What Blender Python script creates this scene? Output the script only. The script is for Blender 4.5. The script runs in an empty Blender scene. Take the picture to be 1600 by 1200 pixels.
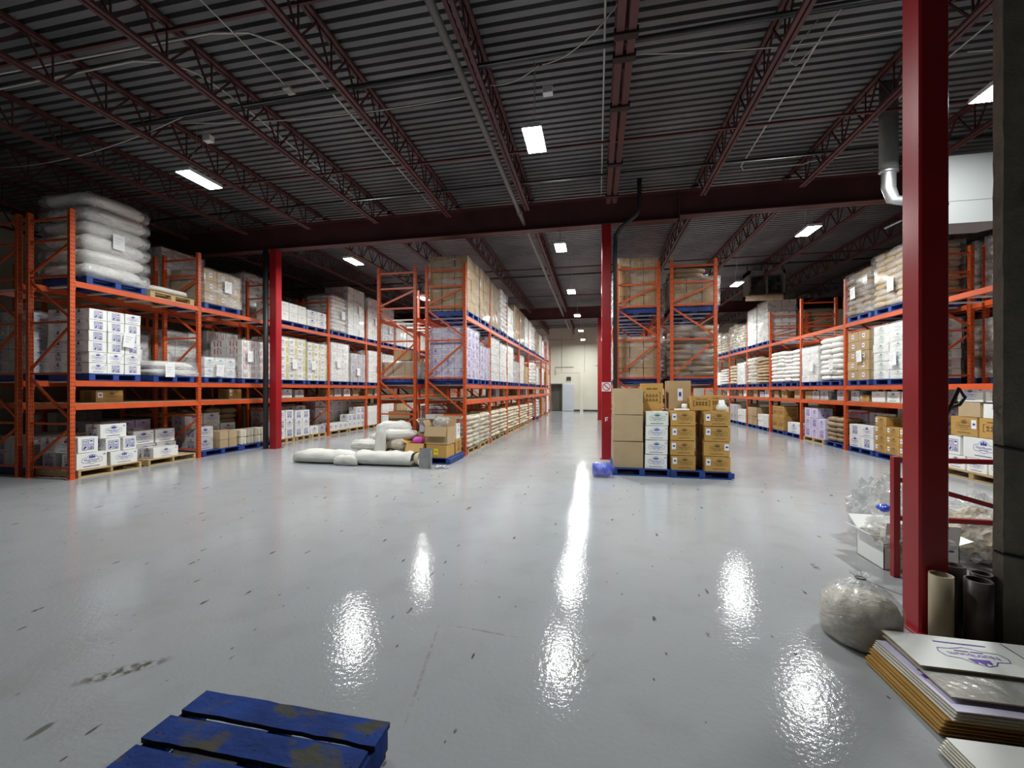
import bpy, math, random
from mathutils import Vector, Matrix, noise as mnoise
R = random.Random(7)
PI = math.pi
S = bpy.context.scene
C = S.collection
# ------------------------------------------------------------------ camera, world, exposure
cam = bpy.data.cameras.new('camera'); cam.sensor_width = 36.0; cam.lens = 650.0 / 1600.0 * 36.0
cam.shift_y = 9.0 / 1600.0; cam.clip_start = 0.05; cam.clip_end = 200
YAW = math.atan(130.0 / 650.0)
camo = bpy.data.objects.new('camera', cam); C.objects.link(camo)
camo.location = (0, 0, 1.65); camo.rotation_euler = (PI / 2, 0, YAW); S.camera = camo
wd = bpy.data.worlds.new('world'); S.world = wd; wd.use_nodes = True
wd.node_tree.nodes['Background'].inputs[0].default_value = (0.05, 0.055, 0.06, 1)
wd.node_tree.nodes['Background'].inputs[1].default_value = 0.15
S.view_settings.view_transform = 'Standard'; S.view_settings.look = 'None'
S.view_settings.gamma = 1.0; S.view_settings.use_curve_mapping = False
S.view_settings.exposure = 0.12
LAMP = 375.0          # radiance of the high bay diffusers

# ------------------------------------------------------------------ materials
MT = {}
def mat(name, col, rough=0.5, metal=0.0, var=0.0, vscale=4.0, bump=0.0, bscale=30.0, rnd=0.0, coat=0.0, spec=0.5, stretch=None, dirt=None):
    m = bpy.data.materials.new(name); m.use_nodes = True; nt = m.node_tree; n = nt.nodes; l = nt.links
    b = n['Principled BSDF']; b.inputs['Base Color'].default_value = (*col, 1); b.inputs['Roughness'].default_value = rough
    b.inputs['Metallic'].default_value = metal; b.inputs['Coat Weight'].default_value = coat; b.inputs['Specular IOR Level'].default_value = spec
    tc = n.new('ShaderNodeTexCoord'); co = tc.outputs['Object']
    if stretch:
        mp = n.new('ShaderNodeMapping'); mp.inputs['Scale'].default_value = stretch; l.new(co, mp.inputs[0]); co = mp.outputs[0]
    src = None
    if var or rnd or dirt:
        hs = n.new('ShaderNodeHueSaturation'); hs.inputs['Color'].default_value = (*col, 1)
        val = None
        if var:
            nz = n.new('ShaderNodeTexNoise'); nz.inputs['Scale'].default_value = vscale; nz.inputs['Detail'].default_value = 6; l.new(co, nz.inputs['Vector'])
            mr = n.new('ShaderNodeMapRange'); mr.inputs[1].default_value = 0.3; mr.inputs[2].default_value = 0.7
            mr.inputs[3].default_value = 1 - var; mr.inputs[4].default_value = 1 + var; l.new(nz.outputs[0], mr.inputs[0]); val = mr.outputs[0]
        if rnd:
            oi = n.new('ShaderNodeObjectInfo'); mr2 = n.new('ShaderNodeMapRange'); mr2.inputs[3].default_value = 1 - rnd; mr2.inputs[4].default_value = 1 + rnd
            l.new(oi.outputs['Random'], mr2.inputs[0])
            if val is None: val = mr2.outputs[0]
            else:
                mu = n.new('ShaderNodeMath'); mu.operation = 'MULTIPLY'; l.new(val, mu.inputs[0]); l.new(mr2.outputs[0], mu.inputs[1]); val = mu.outputs[0]
        if val is not None: l.new(val, hs.inputs['Value'])
        src = hs.outputs[0]
        if dirt:
            nz = n.new('ShaderNodeTexNoise'); nz.inputs['Scale'].default_value = dirt[1]; nz.inputs['Detail'].default_value = 8; l.new(co, nz.inputs['Vector'])
            cr = n.new('ShaderNodeMapRange'); cr.inputs[1].default_value = dirt[2]; cr.inputs[2].default_value = dirt[2] + 0.12; l.new(nz.outputs[0], cr.inputs[0])
            mx = n.new('ShaderNodeMix'); mx.data_type = 'RGBA'; mx.inputs[7].default_value = (*dirt[0], 1)
            l.new(cr.outputs[0], mx.inputs[0]); l.new(src, mx.inputs[6]); src = mx.outputs[2]
        l.new(src, b.inputs['Base Color'])
    if bump:
        nz = n.new('ShaderNodeTexNoise'); nz.inputs['Scale'].default_value = bscale; nz.inputs['Detail'].default_value = 4; l.new(co, nz.inputs['Vector'])
        bp = n.new('ShaderNodeBump'); bp.inputs['Strength'].default_value = bump; bp.inputs['Distance'].default_value = 0.02
        l.new(nz.outputs[0], bp.inputs['Height']); l.new(bp.outputs[0], b.inputs['Normal'])
    MT[name] = m; return m

mat('orange_steel', (0.60, 0.088, 0.016), 0.42, var=0.12, vscale=3, rnd=0.08, dirt=((0.30, 0.06, 0.02), 9, 0.66))
mat('slot_dark', (0.03, 0.012, 0.01), 0.8)
mat('red_paint', (0.33, 0.010, 0.016), 0.30, var=0.12, vscale=2, bump=0.02, bscale=60)
mat('joist_red', (0.08, 0.024, 0.024), 0.55, var=0.25, vscale=1.5)
mat('deck_metal', (0.155, 0.155, 0.162), 0.5, metal=0.2, var=0.3, vscale=0.8)
mat('wall_cream', (0.54, 0.53, 0.44), 0.7, var=0.05, vscale=0.7, bump=0.05, bscale=40)
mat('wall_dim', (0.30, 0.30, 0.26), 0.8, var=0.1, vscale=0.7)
mat('trim_black', (0.02, 0.02, 0.022), 0.6)
mat('door_grey', (0.42, 0.46, 0.50), 0.45)
mat('concrete', (0.24, 0.225, 0.18), 0.9, var=0.22, vscale=6, bump=0.35, bscale=45, dirt=((0.12, 0.11, 0.09), 3, 0.6))
mat('galvanised', (0.55, 0.56, 0.56), 0.35, metal=0.8, var=0.12, vscale=6)
mat('duct_grey', (0.22, 0.22, 0.20), 0.5, metal=0.3, var=0.15)
mat('heater_paint', (0.25, 0.26, 0.26), 0.45)
mat('white_metal', (0.78, 0.80, 0.80), 0.4)
mat('cable_white', (0.55, 0.54, 0.50), 0.5)
mat('pipe_black', (0.025, 0.025, 0.027), 0.45)
mat('pipe_grey', (0.13, 0.125, 0.12), 0.5)
mat('blue_paint', (0.012, 0.048, 0.24), 0.55, var=0.3, vscale=3, rnd=0.15, dirt=((0.03, 0.04, 0.07), 5, 0.62))
mat('blue_worn', (0.014, 0.042, 0.20), 0.8, spec=0.15, var=0.35, vscale=2.2, bump=0.25, bscale=12, stretch=(1.5, 2.6, 1), dirt=((0.07, 0.07, 0.055), 3.4, 0.52))
mat('blue_edge', (0.02, 0.025, 0.045), 0.8, var=0.3)
mat('raw_wood', (0.46, 0.33, 0.16), 0.8, var=0.25, vscale=5, rnd=0.2, stretch=(1, 8, 8))
mat('shelf_wood', (0.33, 0.25, 0.16), 0.8, var=0.2, vscale=5)
mat('white_card', (0.82, 0.83, 0.80), 0.55, var=0.03, rnd=0.05)
mat('lilac_card', (0.66, 0.62, 0.80), 0.5, var=0.04, rnd=0.05)
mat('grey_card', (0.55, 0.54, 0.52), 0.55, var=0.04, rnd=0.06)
mat('kraft_card', (0.43, 0.30, 0.155), 0.65, var=0.06, rnd=0.1)
mat('tan_card', (0.46, 0.345, 0.20), 0.65, var=0.05, rnd=0.05)
mat('brown_card', (0.50, 0.29, 0.075), 0.6, var=0.06, rnd=0.08)
mat('tape_tan', (0.42, 0.30, 0.15), 0.25)
mat('ink_blue', (0.045, 0.05, 0.36), 0.5)
mat('ink_sky', (0.04, 0.16, 0.52), 0.5)
mat('ink_purple', (0.13, 0.055, 0.42), 0.5)
mat('ink_green', (0.02, 0.22, 0.17), 0.5)
mat('ink_red', (0.55, 0.05, 0.12), 0.5)
mat('ink_dark', (0.14, 0.085, 0.03), 0.6)
mat('ink_yellow', (0.72, 0.60, 0.05), 0.5)
mat('strap_yellow', (0.62, 0.47, 0.12), 0.4)
mat('paper', (0.82, 0.83, 0.84), 0.5)
mat('sticker_yellow', (0.80, 0.66, 0.03), 0.5)
mat('sack_white', (0.80, 0.79, 0.75), 0.5, var=0.05, rnd=0.06, bump=0.5, bscale=14)
mat('sack_cream', (0.62, 0.55, 0.40), 0.6, var=0.08, rnd=0.08, bump=0.5, bscale=14)
mat('sack_tan', (0.50, 0.37, 0.215), 0.6, var=0.1, rnd=0.12, bump=0.5, bscale=14)
mat('sack_kraft', (0.32, 0.225, 0.13), 0.7, var=0.12, rnd=0.12, bump=0.6, bscale=14)
mat('cloth_white', (0.64, 0.63, 0.59), 0.6, var=0.06, bump=0.9, bscale=7)
mat('cloth_beige', (0.56, 0.50, 0.40), 0.65, var=0.08, bump=0.9, bscale=7)
mat('pink', (0.62, 0.06, 0.42), 0.5)
mat('tube_tan', (0.40, 0.33, 0.22), 0.55, var=0.08)
mat('tube_dark', (0.075, 0.06, 0.052), 0.4, var=0.15)
mat('blue_plastic', (0.03, 0.08, 0.62), 0.2, coat=0.5)
mat('foil', (0.75, 0.75, 0.70), 0.18, metal=0.5, bump=0.7, bscale=9)
mat('bag_fill', (0.62, 0.57, 0.47), 0.8, var=0.15, vscale=25, bump=0.25, bscale=110)

def film(name, lo, hi, tint=(0.9, 0.92, 0.93), bump=0.8, bscale=7.0, rough=0.16, stretch=(1, 1, 2.5), milk=0.25):
    m = bpy.data.materials.new(name); m.use_nodes = True; nt = m.node_tree; n = nt.nodes; l = nt.links
    n.remove(n['Principled BSDF']); out = n['Material Output']
    tr = n.new('ShaderNodeBsdfTransparent'); tr.inputs[0].default_value = (0.97, 0.97, 0.97, 1)
    g = n.new('ShaderNodeBsdfPrincipled'); g.inputs['Base Color'].default_value = (*tint, 1); g.inputs['Roughness'].default_value = rough
    g.inputs['Specular IOR Level'].default_value = 1.0; g.inputs['Coat Weight'].default_value = 1.0; g.inputs['Coat Roughness'].default_value = rough * 0.7
    tc = n.new('ShaderNodeTexCoord'); mp = n.new('ShaderNodeMapping'); mp.inputs['Scale'].default_value = stretch; l.new(tc.outputs['Object'], mp.inputs[0])
    nz = n.new('ShaderNodeTexNoise'); nz.inputs['Scale'].default_value = bscale; nz.inputs['Detail'].default_value = 5; nz.inputs['Distortion'].default_value = 1.2
    l.new(mp.outputs[0], nz.inputs['Vector'])
    bp = n.new('ShaderNodeBump'); bp.inputs['Strength'].default_value = bump; bp.inputs['Distance'].default_value = 0.05
    l.new(nz.outputs[0], bp.inputs['Height']); l.new(bp.outputs[0], g.inputs['Normal'])
    nz2 = n.new('ShaderNodeTexNoise'); nz2.inputs['Scale'].default_value = 2.3; nz2.inputs['Detail'].default_value = 6; l.new(mp.outputs[0], nz2.inputs['Vector'])
    mr = n.new('ShaderNodeMapRange'); mr.inputs[1].default_value = 0.42; mr.inputs[2].default_value = 0.68; mr.inputs[3].default_value = lo; mr.inputs[4].default_value = hi
    l.new(nz2.outputs[0], mr.inputs[0])
    mx = n.new('ShaderNodeMixShader'); l.new(mr.outputs[0], mx.inputs[0]); l.new(tr.outputs[0], mx.inputs[1]); l.new(g.outputs[0], mx.inputs[2]); l.new(mx.outputs[0], out.inputs[0])
    MT[name] = m; return m
film('stretch_film', 0.05, 0.38)
film('heavy_film', 0.12, 0.55)
film('blue_film', 0.55, 0.85, (0.03, 0.10, 0.75), 0.5, 14, 0.1)
film('clear_bag', 0.22, 0.62, bscale=11)

def emit(name, strength, col=(0.975, 1.0, 0.98)):
    m = bpy.data.materials.new(name); m.use_nodes = True; n = m.node_tree.nodes; l = m.node_tree.links
    n.remove(n['Principled BSDF']); e = n.new('ShaderNodeEmission'); e.inputs[0].default_value = (*col, 1); e.inputs[1].default_value = strength
    l.new(e.outputs[0], n['Material Output'].inputs[0]); MT[name] = m
emit('lamp_glow', LAMP)

def floor_material():
    m = bpy.data.materials.new('epoxy_floor'); m.use_nodes = True; nt = m.node_tree; n = nt.nodes; l = nt.links; b = n['Principled BSDF']
    b.inputs['Roughness'].default_value = 0.13; b.inputs['Specular IOR Level'].default_value = 0.16
    tc = n.new('ShaderNodeTexCoord'); co = tc.outputs['Object']
    def nz(scale, detail=6, vec=None, dist=0.0):
        q = n.new('ShaderNodeTexNoise'); q.inputs['Scale'].default_value = scale; q.inputs['Detail'].default_value = detail; q.inputs['Distortion'].default_value = dist
        l.new(vec or co, q.inputs['Vector']); return q.outputs[0]
    def rng(x, a, c, p, q):
        r = n.new('ShaderNodeMapRange'); r.inputs[1].default_value = a; r.inputs[2].default_value = c; r.inputs[3].default_value = p; r.inputs[4].default_value = q; l.new(x, r.inputs[0]); return r.outputs[0]
    def mixc(f, a, c):
        x = n.new('ShaderNodeMix'); x.data_type = 'RGBA'; l.new(f, x.inputs[0])
        if isinstance(a, tuple): x.inputs[6].default_value = (*a, 1)
        else: l.new(a, x.inputs[6])
        x.inputs[7].default_value = (*c, 1); return x.outputs[2]
    def mul(a, c):
        x = n.new('ShaderNodeMath'); x.operation = 'MULTIPLY'; l.new(a, x.inputs[0]); l.new(c, x.inputs[1]); return x.outputs[0]
    col = mixc(rng(nz(0.35), 0.3, 0.7, 0, 1), (0.345, 0.362, 0.378), (0.385, 0.402, 0.418))
    col = mixc(rng(nz(2.6, 8), 0.5, 0.75, 0, 0.6), col, (0.31, 0.325, 0.315))
    # chips and tyre flecks: stretched voronoi cells, sparse
    for ang, sc, thr, shade in ((0.3, (6.5, 1.9, 1), 0.09, (0.10, 0.10, 0.09)), (1.25, (7.5, 1.7, 1), 0.075, (0.09, 0.09, 0.08)), (2.2, (11, 5, 1), 0.08, (0.15, 0.15, 0.13)), (0.8, (2.6, 0.9, 1), 0.075, (0.17, 0.17, 0.15))):
        mp = n.new('ShaderNodeMapping'); mp.inputs['Rotation'].default_value = (0, 0, ang); mp.inputs['Scale'].default_value = sc; l.new(co, mp.inputs[0])
        vo = n.new('ShaderNodeTexVoronoi'); vo.inputs['Scale'].default_value = 0.9; l.new(mp.outputs[0], vo.inputs['Vector'])
        f = rng(vo.outputs['Distance'], thr * 0.8, thr, 1, 0)
        gate = rng(nz(1.1, 2, mp.outputs[0]), 0.44, 0.48, 0, 1)
        rag = rng(nz(14, 4), 0.40, 0.52, 0, 1)
        col = mixc(mul(mul(f, gate), rag), col, shade)
    # scuffed patches and a curved skid mark on the paint
    for (sx, sy, r1, r2, an, sh) in ((-2.71, 1.95, 0.26, 0.07, 0.75, (0.11, 0.105, 0.085)), (-1.0, 2.35, 0.55, 0.014, 1.75, (0.28, 0.285, 0.28)), (-0.12, 2.45, 0.3, 0.022, 1.05, (0.28, 0.28, 0.25)), (-0.75, 2.75, 0.3, 0.014, -0.1, (0.27, 0.27, 0.26))):
        mp = n.new('ShaderNodeMapping'); mp.vector_type = 'TEXTURE'; mp.inputs['Location'].default_value = (sx, sy, 0); mp.inputs['Rotation'].default_value = (0, 0, an); mp.inputs['Scale'].default_value = (r1, r2, 1); l.new(co, mp.inputs[0])
        gr_ = n.new('ShaderNodeTexGradient'); gr_.gradient_type = 'SPHERICAL'; l.new(mp.outputs[0], gr_.inputs[0])
        col = mixc(mul(rng(gr_.outputs[1], 0.05, 0.5, 0, 1), rng(nz(22, 6), 0.42, 0.56, 0, 1)), col, sh)
    l.new(col, b.inputs['Base Color'])
    l.new(rng(nz(1.3, 8), 0.35, 0.7, 0.05, 0.12), b.inputs['Roughness'])
    bp = n.new('ShaderNodeBump'); bp.inputs['Strength'].default_value = 0.085; bp.inputs['Distance'].default_value = 0.02; l.new(nz(34, 3), bp.inputs['Height'])
    bp2 = n.new('ShaderNodeBump'); bp2.inputs['Strength'].default_value = 0.03; bp2.inputs['Distance'].default_value = 0.15; l.new(nz(1.6, 3), bp2.inputs['Height']); l.new(bp.outputs[0], bp2.inputs['Normal'])
    l.new(bp2.outputs[0], b.inputs['Normal']); MT['epoxy_floor'] = m
floor_material()

# ------------------------------------------------------------------ mesh helpers
class MB:
    def __init__(s): s.v = []; s.f = []; s.m = []
    def add(s, vs, fs, mi=0, M=None):
        o = len(s.v); s.v += [tuple(M @ Vector(p)) if M else tuple(p) for p in vs]
        s.f += [tuple(i + o for i in f) for f in fs]; s.m += [mi] * len(fs); return s
    def box(s, x0, y0, z0, x1, y1, z1, mi=0, M=None, j=0.0):
        q = [(x, y, z) for z in (z0, z1) for y in (y0, y1) for x in (x0, x1)]
        if j: q = [tuple(c + R.uniform(-j, j) for c in p) for p in q]
        return s.add(q, [(0, 2, 3, 1), (4, 5, 7, 6), (0, 1, 5, 4), (2, 6, 7, 3), (0, 4, 6, 2), (1, 3, 7, 5)], mi, M)
    def bev(s, x0, y0, z0, x1, y1, z1, b=0.006, mi=0, M=None):
        # a box with chamfered edges
        lo, hi = (x0, y0, z0), (x1, y1, z1); vs = []; idx = {}
        for k in range(8):
            sg = [(k >> a) & 1 for a in range(3)]
            for a in range(3):
                p = [(hi[i] - b if sg[i] else lo[i] + b) for i in range(3)]; p[a] = hi[a] if sg[a] else lo[a]
                idx[(k, a)] = len(vs); vs.append(tuple(p))
        fs = []
        for a in range(3):
            u, w = [i for i in range(3) if i != a]
            for d in (0, 1):
                ks = [(d << a) | (p << u) | (q << w) for p, q in ((0, 0), (1, 0), (1, 1), (0, 1))]
                f = [idx[(k, a)] for k in ks]
                flip = (d == 0) ^ (a == 1); fs.append(tuple(reversed(f)) if flip else tuple(f))
            for p in (0, 1):
                for q in (0, 1):
                    k0 = (p << u) | (q << w); k1 = k0 | (1 << a)
                    f = [idx[(k0, u)], idx[(k1, u)], idx[(k1, w)], idx[(k0, w)]]; fs.append(tuple(f))
        for k in range(8): fs.append((idx[(k, 0)], idx[(k, 1)], idx[(k, 2)]))
        return s.add(vs, fs, mi, M)
    def bar(s, p, q, w, h, mi=0, up=(0, 0, 1)):
        p, q = Vector(p), Vector(q); d = (q - p).normalized(); u = Vector(up)
        if abs(d.dot(u)) > 0.98: u = Vector((0, 1, 0))
        a = d.cross(u).normalized() * w / 2; b = a.cross(d).normalized() * h / 2
        vs = [p + sa * a + sb * b for sa, sb in ((-1, -1), (1, -1), (1, 1), (-1, 1))] + [q + sa * a + sb * b for sa, sb in ((-1, -1), (1, -1), (1, 1), (-1, 1))]
        return s.add(vs, [(3, 2, 1, 0), (4, 5, 6, 7), (0, 1, 5, 4), (1, 2, 6, 5), (2, 3, 7, 6), (3, 0, 4, 7)], mi)
    def tube(s, pts, r, n=8, mi=0, caps=True):
        pts = [Vector(p) for p in pts]; rings = []; prev = None
        for i, p in enumerate(pts):
            d = (pts[min(i + 1, len(pts) - 1)] - pts[max(i - 1, 0)]).normalized()
            u = prev if prev is not None else (Vector((0, 0, 1)) if abs(d.z) < 0.9 else Vector((1, 0, 0)))
            u = (u - d * u.dot(d)); u = u.normalized() if u.length > 1e-6 else d.orthogonal().normalized(); prev = u; w = d.cross(u)
            rr = r[i] if isinstance(r, (list, tuple)) else r
            rings.append([p + rr * (math.cos(2 * PI * k / n) * u + math.sin(2 * PI * k / n) * w) for k in range(n)])
        vs = [q for ring in rings for q in ring]; fs = []
        for i in range(len(pts) - 1):
            for k in range(n): fs.append((i * n + k, i * n + (k + 1) % n, (i + 1) * n + (k + 1) % n, (i + 1) * n + k))
        if caps: fs += [tuple(reversed(range(n))), tuple((len(pts) - 1) * n + k for k in range(n))]
        return s.add(vs, fs, mi)
    def lathe(s, prof, n=24, mi=0, cx=0, cy=0):
        vs = [(cx + r * math.cos(2 * PI * k / n), cy + r * math.sin(2 * PI * k / n), z) for r, z in prof for k in range(n)]; fs = []
        for i in range(len(prof) - 1):
            for k in range(n): fs.append((i * n + k, i * n + (k + 1) % n, (i + 1) * n + (k + 1) % n, (i + 1) * n + k))
        return s.add(vs, fs, mi)
    def mesh(s, name, mats, smooth=False):
        me = bpy.data.meshes.new(name); me.from_pydata(s.v, [], s.f)
        for x in (mats if isinstance(mats, (list, tuple)) else [mats]): me.materials.append(MT[x])
        me.polygons.foreach_set('material_index', s.m)
        if smooth: me.polygons.foreach_set('use_smooth', [True] * len(s.f))
        me.update(); return me

def put(name, me, parent=None, loc=(0, 0, 0), rot=(0, 0, 0), sc=None):
    o = bpy.data.objects.new(name, me); C.objects.link(o); o.location = loc; o.rotation_euler = rot
    if sc: o.scale = sc
    if parent: o.parent = parent
    return o
def tag(o, label, cat, group=None, kind=None):
    if label: o['label'] = label
    if cat: o['category'] = cat
    if group: o['group'] = group
    if kind: o['kind'] = kind
    return o
def empty(name, loc=(0, 0, 0), rz=0.0):
    o = put(name, None, None, loc, (0, 0, rz)); o.empty_display_size = 0.1; return o
def struct(name, mb, mats, **k):
    o = put(name, mb.mesh(name, mats), **k); o['kind'] = 'structure'; return o
ORD = 'first second third fourth fifth sixth seventh eighth ninth tenth eleventh twelfth thirteenth fourteenth fifteenth sixteenth seventeenth eighteenth nineteenth twentieth'.split()
ORD += ['twenty-' + o for o in ORD[:9]] + ['thirtieth'] + ['thirty-' + o for o in ORD[:9]]

# ------------------------------------------------------------------ the building
XL, XR, YB, YF, ZC = -15.6, 12.6, -6.0, 32.4, 6.42
f = MB(); f.box(XL - 0.2, YB - 0.2, -0.2, XR + 0.2, YF + 0.2, 0.0); struct('floor', f, 'epoxy_floor')
c = MB(); n = int((YF - YB) / 0.155)
prof = []
for i in range(n + 1):
    y = YB + i * 0.155; prof += [(y, ZC), (y + 0.088, ZC), (y + 0.096, ZC + 0.075), (y + 0.147, ZC + 0.075)]
vs = [(x, y, z) for y, z in prof for x in (XL, XR)]
c.add(vs, [(2 * i, 2 * i + 2, 2 * i + 3, 2 * i + 1) for i in range(len(prof) - 1)])
c.box(XL, YB, ZC + 0.09, XR, YF + 0.2, ZC + 0.18)
struct('ceiling', c, 'deck_metal')
w = MB()   # far wall with a door opening
DX0, DX1, DZ = -3.40, -2.53, 2.08
w.box(XL, YF, 0, DX0, YF + 0.2, ZC + 0.1); w.box(DX1, YF, 0, XR, YF + 0.2, ZC + 0.1); w.box(DX0, YF, DZ, DX1, YF + 0.2, ZC + 0.1)
struct('wall_far', w, 'wall_cream')
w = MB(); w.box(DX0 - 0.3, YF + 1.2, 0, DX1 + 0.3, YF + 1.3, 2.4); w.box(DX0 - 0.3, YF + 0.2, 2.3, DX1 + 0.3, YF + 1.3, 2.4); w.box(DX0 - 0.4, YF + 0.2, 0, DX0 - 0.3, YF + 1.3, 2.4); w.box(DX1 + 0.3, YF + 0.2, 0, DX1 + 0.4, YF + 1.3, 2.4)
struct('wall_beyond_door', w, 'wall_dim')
w = MB(); w.box(XL - 0.2, YB, 0, XL, YF, ZC + 0.1); struct('wall_left', w, 'wall_cream')
w = MB(); w.box(XR, YB, 0, XR + 0.2, YF, ZC + 0.1); struct('wall_right', w, 'wall_cream')
w = MB(); w.box(XL, YB - 0.2, 0, XR, YB, ZC + 0.1); struct('wall_back', w, 'wall_dim')
w = MB(); w.box(DX1 + 0.9, YF - 0.03, 0, XR, YF, 0.12); w.box(XL, YF - 0.03, 0, DX0 - 0.1, YF, 0.12); struct('baseboard_far', w, 'trim_black')
w = MB(); w.box(-1.15, YF - 0.12, 0, -0.9, YF, 3.2); w.box(DX0 - 0.5, YF - 0.02, 2.95, -0.9, YF, 3.05); struct('trim_1', w, 'wall_cream')
w = MB()
for x in (-4.6, -2.55, -0.8, 1.1): w.box(x - 0.012, YF - 0.02, 3.05, x + 0.012, YF, 5.9)
w.box(-4.6, YF - 0.02, 5.5, -1.5, YF, 5.53); struct('trim_2', w, 'duct_grey')
d = MB(); d.bev(-2.48, YF - 0.07, 0.02, -1.62, YF - 0.02, 2.05, 0.005); dr = put('door_1', d.mesh('door_1', 'door_grey')); dr['kind'] = 'structure'
h = MB(); h.tube([(-1.72, YF - 0.07, 1.0), (-1.72, YF - 0.12, 1.0), (-1.82, YF - 0.12, 1.0)], 0.012); put('door_handle', h.mesh('door_handle', 'galvanised'), dr)
d = MB(); d.box(DX0 - 0.06, YF - 0.02, 0, DX0, YF + 0.02, DZ + 0.06); d.box(DX1, YF - 0.02, 0, DX1 + 0.04, YF + 0.02, DZ + 0.06); d.box(DX0, YF - 0.02, DZ, DX1, YF + 0.02, DZ + 0.06)
struct('trim_3', d, 'duct_grey')
wl = empty('wall_lamp', (-2.0, YF, 2.55)); tag(wl, 'small black emergency lamp on the cream end wall above the grey door', 'lamp')
q = MB(); q.bev(-0.16, -0.12, -0.1, 0.16, 0, 0.1); put('housing', q.mesh('housing', 'trim_black'), wl)
for sx in (-0.1, 0.1):
    q = MB(); q.lathe([(0.0, -0.1), (0.06, -0.1), (0.07, -0.18), (0.0, -0.18)], 10, cx=sx, cy=-0.06); put('lamp_head', q.mesh('lamp_head', 'trim_black'), wl)
for x, y0, l_, nm in ((-3.05, 2.8, 3.1, 'far'), (1.2, 1.2, 3.2, 'near')):
    q = MB(); q.tube([(x, YF - 0.04, y0), (x, YF - 0.04, l_ + 0.3), (x - (1.2 if nm == 'near' else -1.4), YF - 0.04, l_ + 0.3)], 0.018, 6)
    tag(put('conduit', q.mesh('conduit', 'duct_grey')), 'thin grey conduit on the cream end wall ' + ('above the dark doorway' if nm == 'far' else 'beside the second red column'), 'conduit')

# columns ------------------------------------------------------------
def column(x, y, wx, wy, label, z1=5.6, extra=None):
    r = empty('steel_column', (x, y, 0)); tag(r, label, 'column', 'red steel columns')
    q = MB(); q.bev(-wx / 2, -wy / 2, 0, wx / 2, wy / 2, z1, 0.012); put('shaft', q.mesh('shaft', 'red_paint'), r)
    q = MB(); q.bev(-wx / 2 - 0.035, -wy / 2 - 0.035, 0, wx / 2 + 0.035, wy / 2 + 0.035, 0.018, 0.003); put('base_plate', q.mesh('base_plate', 'red_paint'), r)
    return r
column(-8.84, 10.2, 0.22, 0.22, 'red steel column in front of the orange rack at the end of its second bay')
cm = column(0.26, 10.2, 0.22, 0.22, 'red steel column beside the plain brown cartons stacked on a blue pallet')
column(0.24, 23.3, 0.22, 0.22, 'far red steel column deep in the centre aisle')
column(-9.03, 23.3, 0.22, 0.22, 'red steel column hidden deep in the left aisle')
column(9.5, 10.2, 0.22, 0.22, 'red steel column behind the right orange rack')
cn = column(2.225, 3.365, 0.172, 0.172, 'large near red steel column rising to the roof beside the concrete pillar', ZC)
q = MB()
for z in (0.62, 1.05, 1.62, 2.05, 2.6, 3.15, 3.7, 4.2): pass
for z in (0.72, 1.35, 1.96, 2.5, 2.9, 3.33, 3.9):
    b = MB(); b.tube([(0.086, -0.03, z), (0.105, -0.03, z)], 0.022, 8); put('bolt', b.mesh('bolt', 'pipe_black'), cn)
b = MB(); b.tube([(0.086, -0.02, 1.42), (0.19, -0.01, 1.66), (0.23, 0, 1.6), (0.2, 0, 1.55), (0.086, -0.01, 1.5)], 0.012, 8); put('cable_hook', b.mesh('cable_hook', 'pipe_black'), cn)
# sign and marks on the middle column
b = MB(); b.lathe([(0.085, 0.0), (0.105, 0.0)], 24); b.box(-0.012, -0.09, -0.001, 0.012, 0.09, 0.001, 0, Matrix.Rotation(0.8, 4, 'Z'))
b.box(-0.12, -0.12, -0.004, 0.12, 0.12, -0.003, 1)
put('no_entry_sign', b.mesh('no_entry_sign', ['ink_red', 'paper']), cm, (0.0, -0.116, 1.72), (PI / 2, 0, 0), (0.9, 0.9, 1))
b = MB(); b.box(-0.03, -0.115, 0.98, 0.04, -0.112, 1.0); b.box(-0.03, -0.115, 0.9, -0.01, -0.112, 0.99); b.box(-0.02, -0.115, 0.93, 0.03, -0.112, 0.95); put('white_mark', b.mesh('white_mark', 'paper'), cm)
q = MB(); q.bev(0, 0, 0, 0.75, 0.28, ZC, 0.015)
pl = empty('concrete_pillar', (2.515, 3.17, 0)); tag(pl, 'rough grey concrete pillar edge at the frame side beside the near red column', 'pillar')
q = MB(); NZ = 60
ring = []
for i in range(NZ + 1):
    z = ZC * i / NZ
    e = lambda: R.uniform(-0.003, 0.003)
    ring.append([(e(), e(), z), (0.8, e() * 0.3, z), (0.8, 0.07, z), (e(), 0.07 + e() * 0.3, z)])
q.add([p for r_ in ring for p in r_], [(i * 4 + k, i * 4 + (k + 1) % 4, i * 4 + 4 + (k + 1) % 4, i * 4 + 4 + k) for i in range(NZ) for k in range(4)])
put('shaft', q.mesh('shaft', 'concrete'), pl)
for z in (0.60, 1.27):
    q = MB(); q.tube([(-0.03, 0.02, z + 0.03), (-0.012, -0.012, z + 0.02), (0.2, -0.018, z - 0.02), (0.5, -0.018, z - 0.05), (0.78, -0.018, z - 0.05)], 0.009, 6); put('tie_wire', q.mesh('tie_wire', 'pipe_black'), pl)

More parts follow.
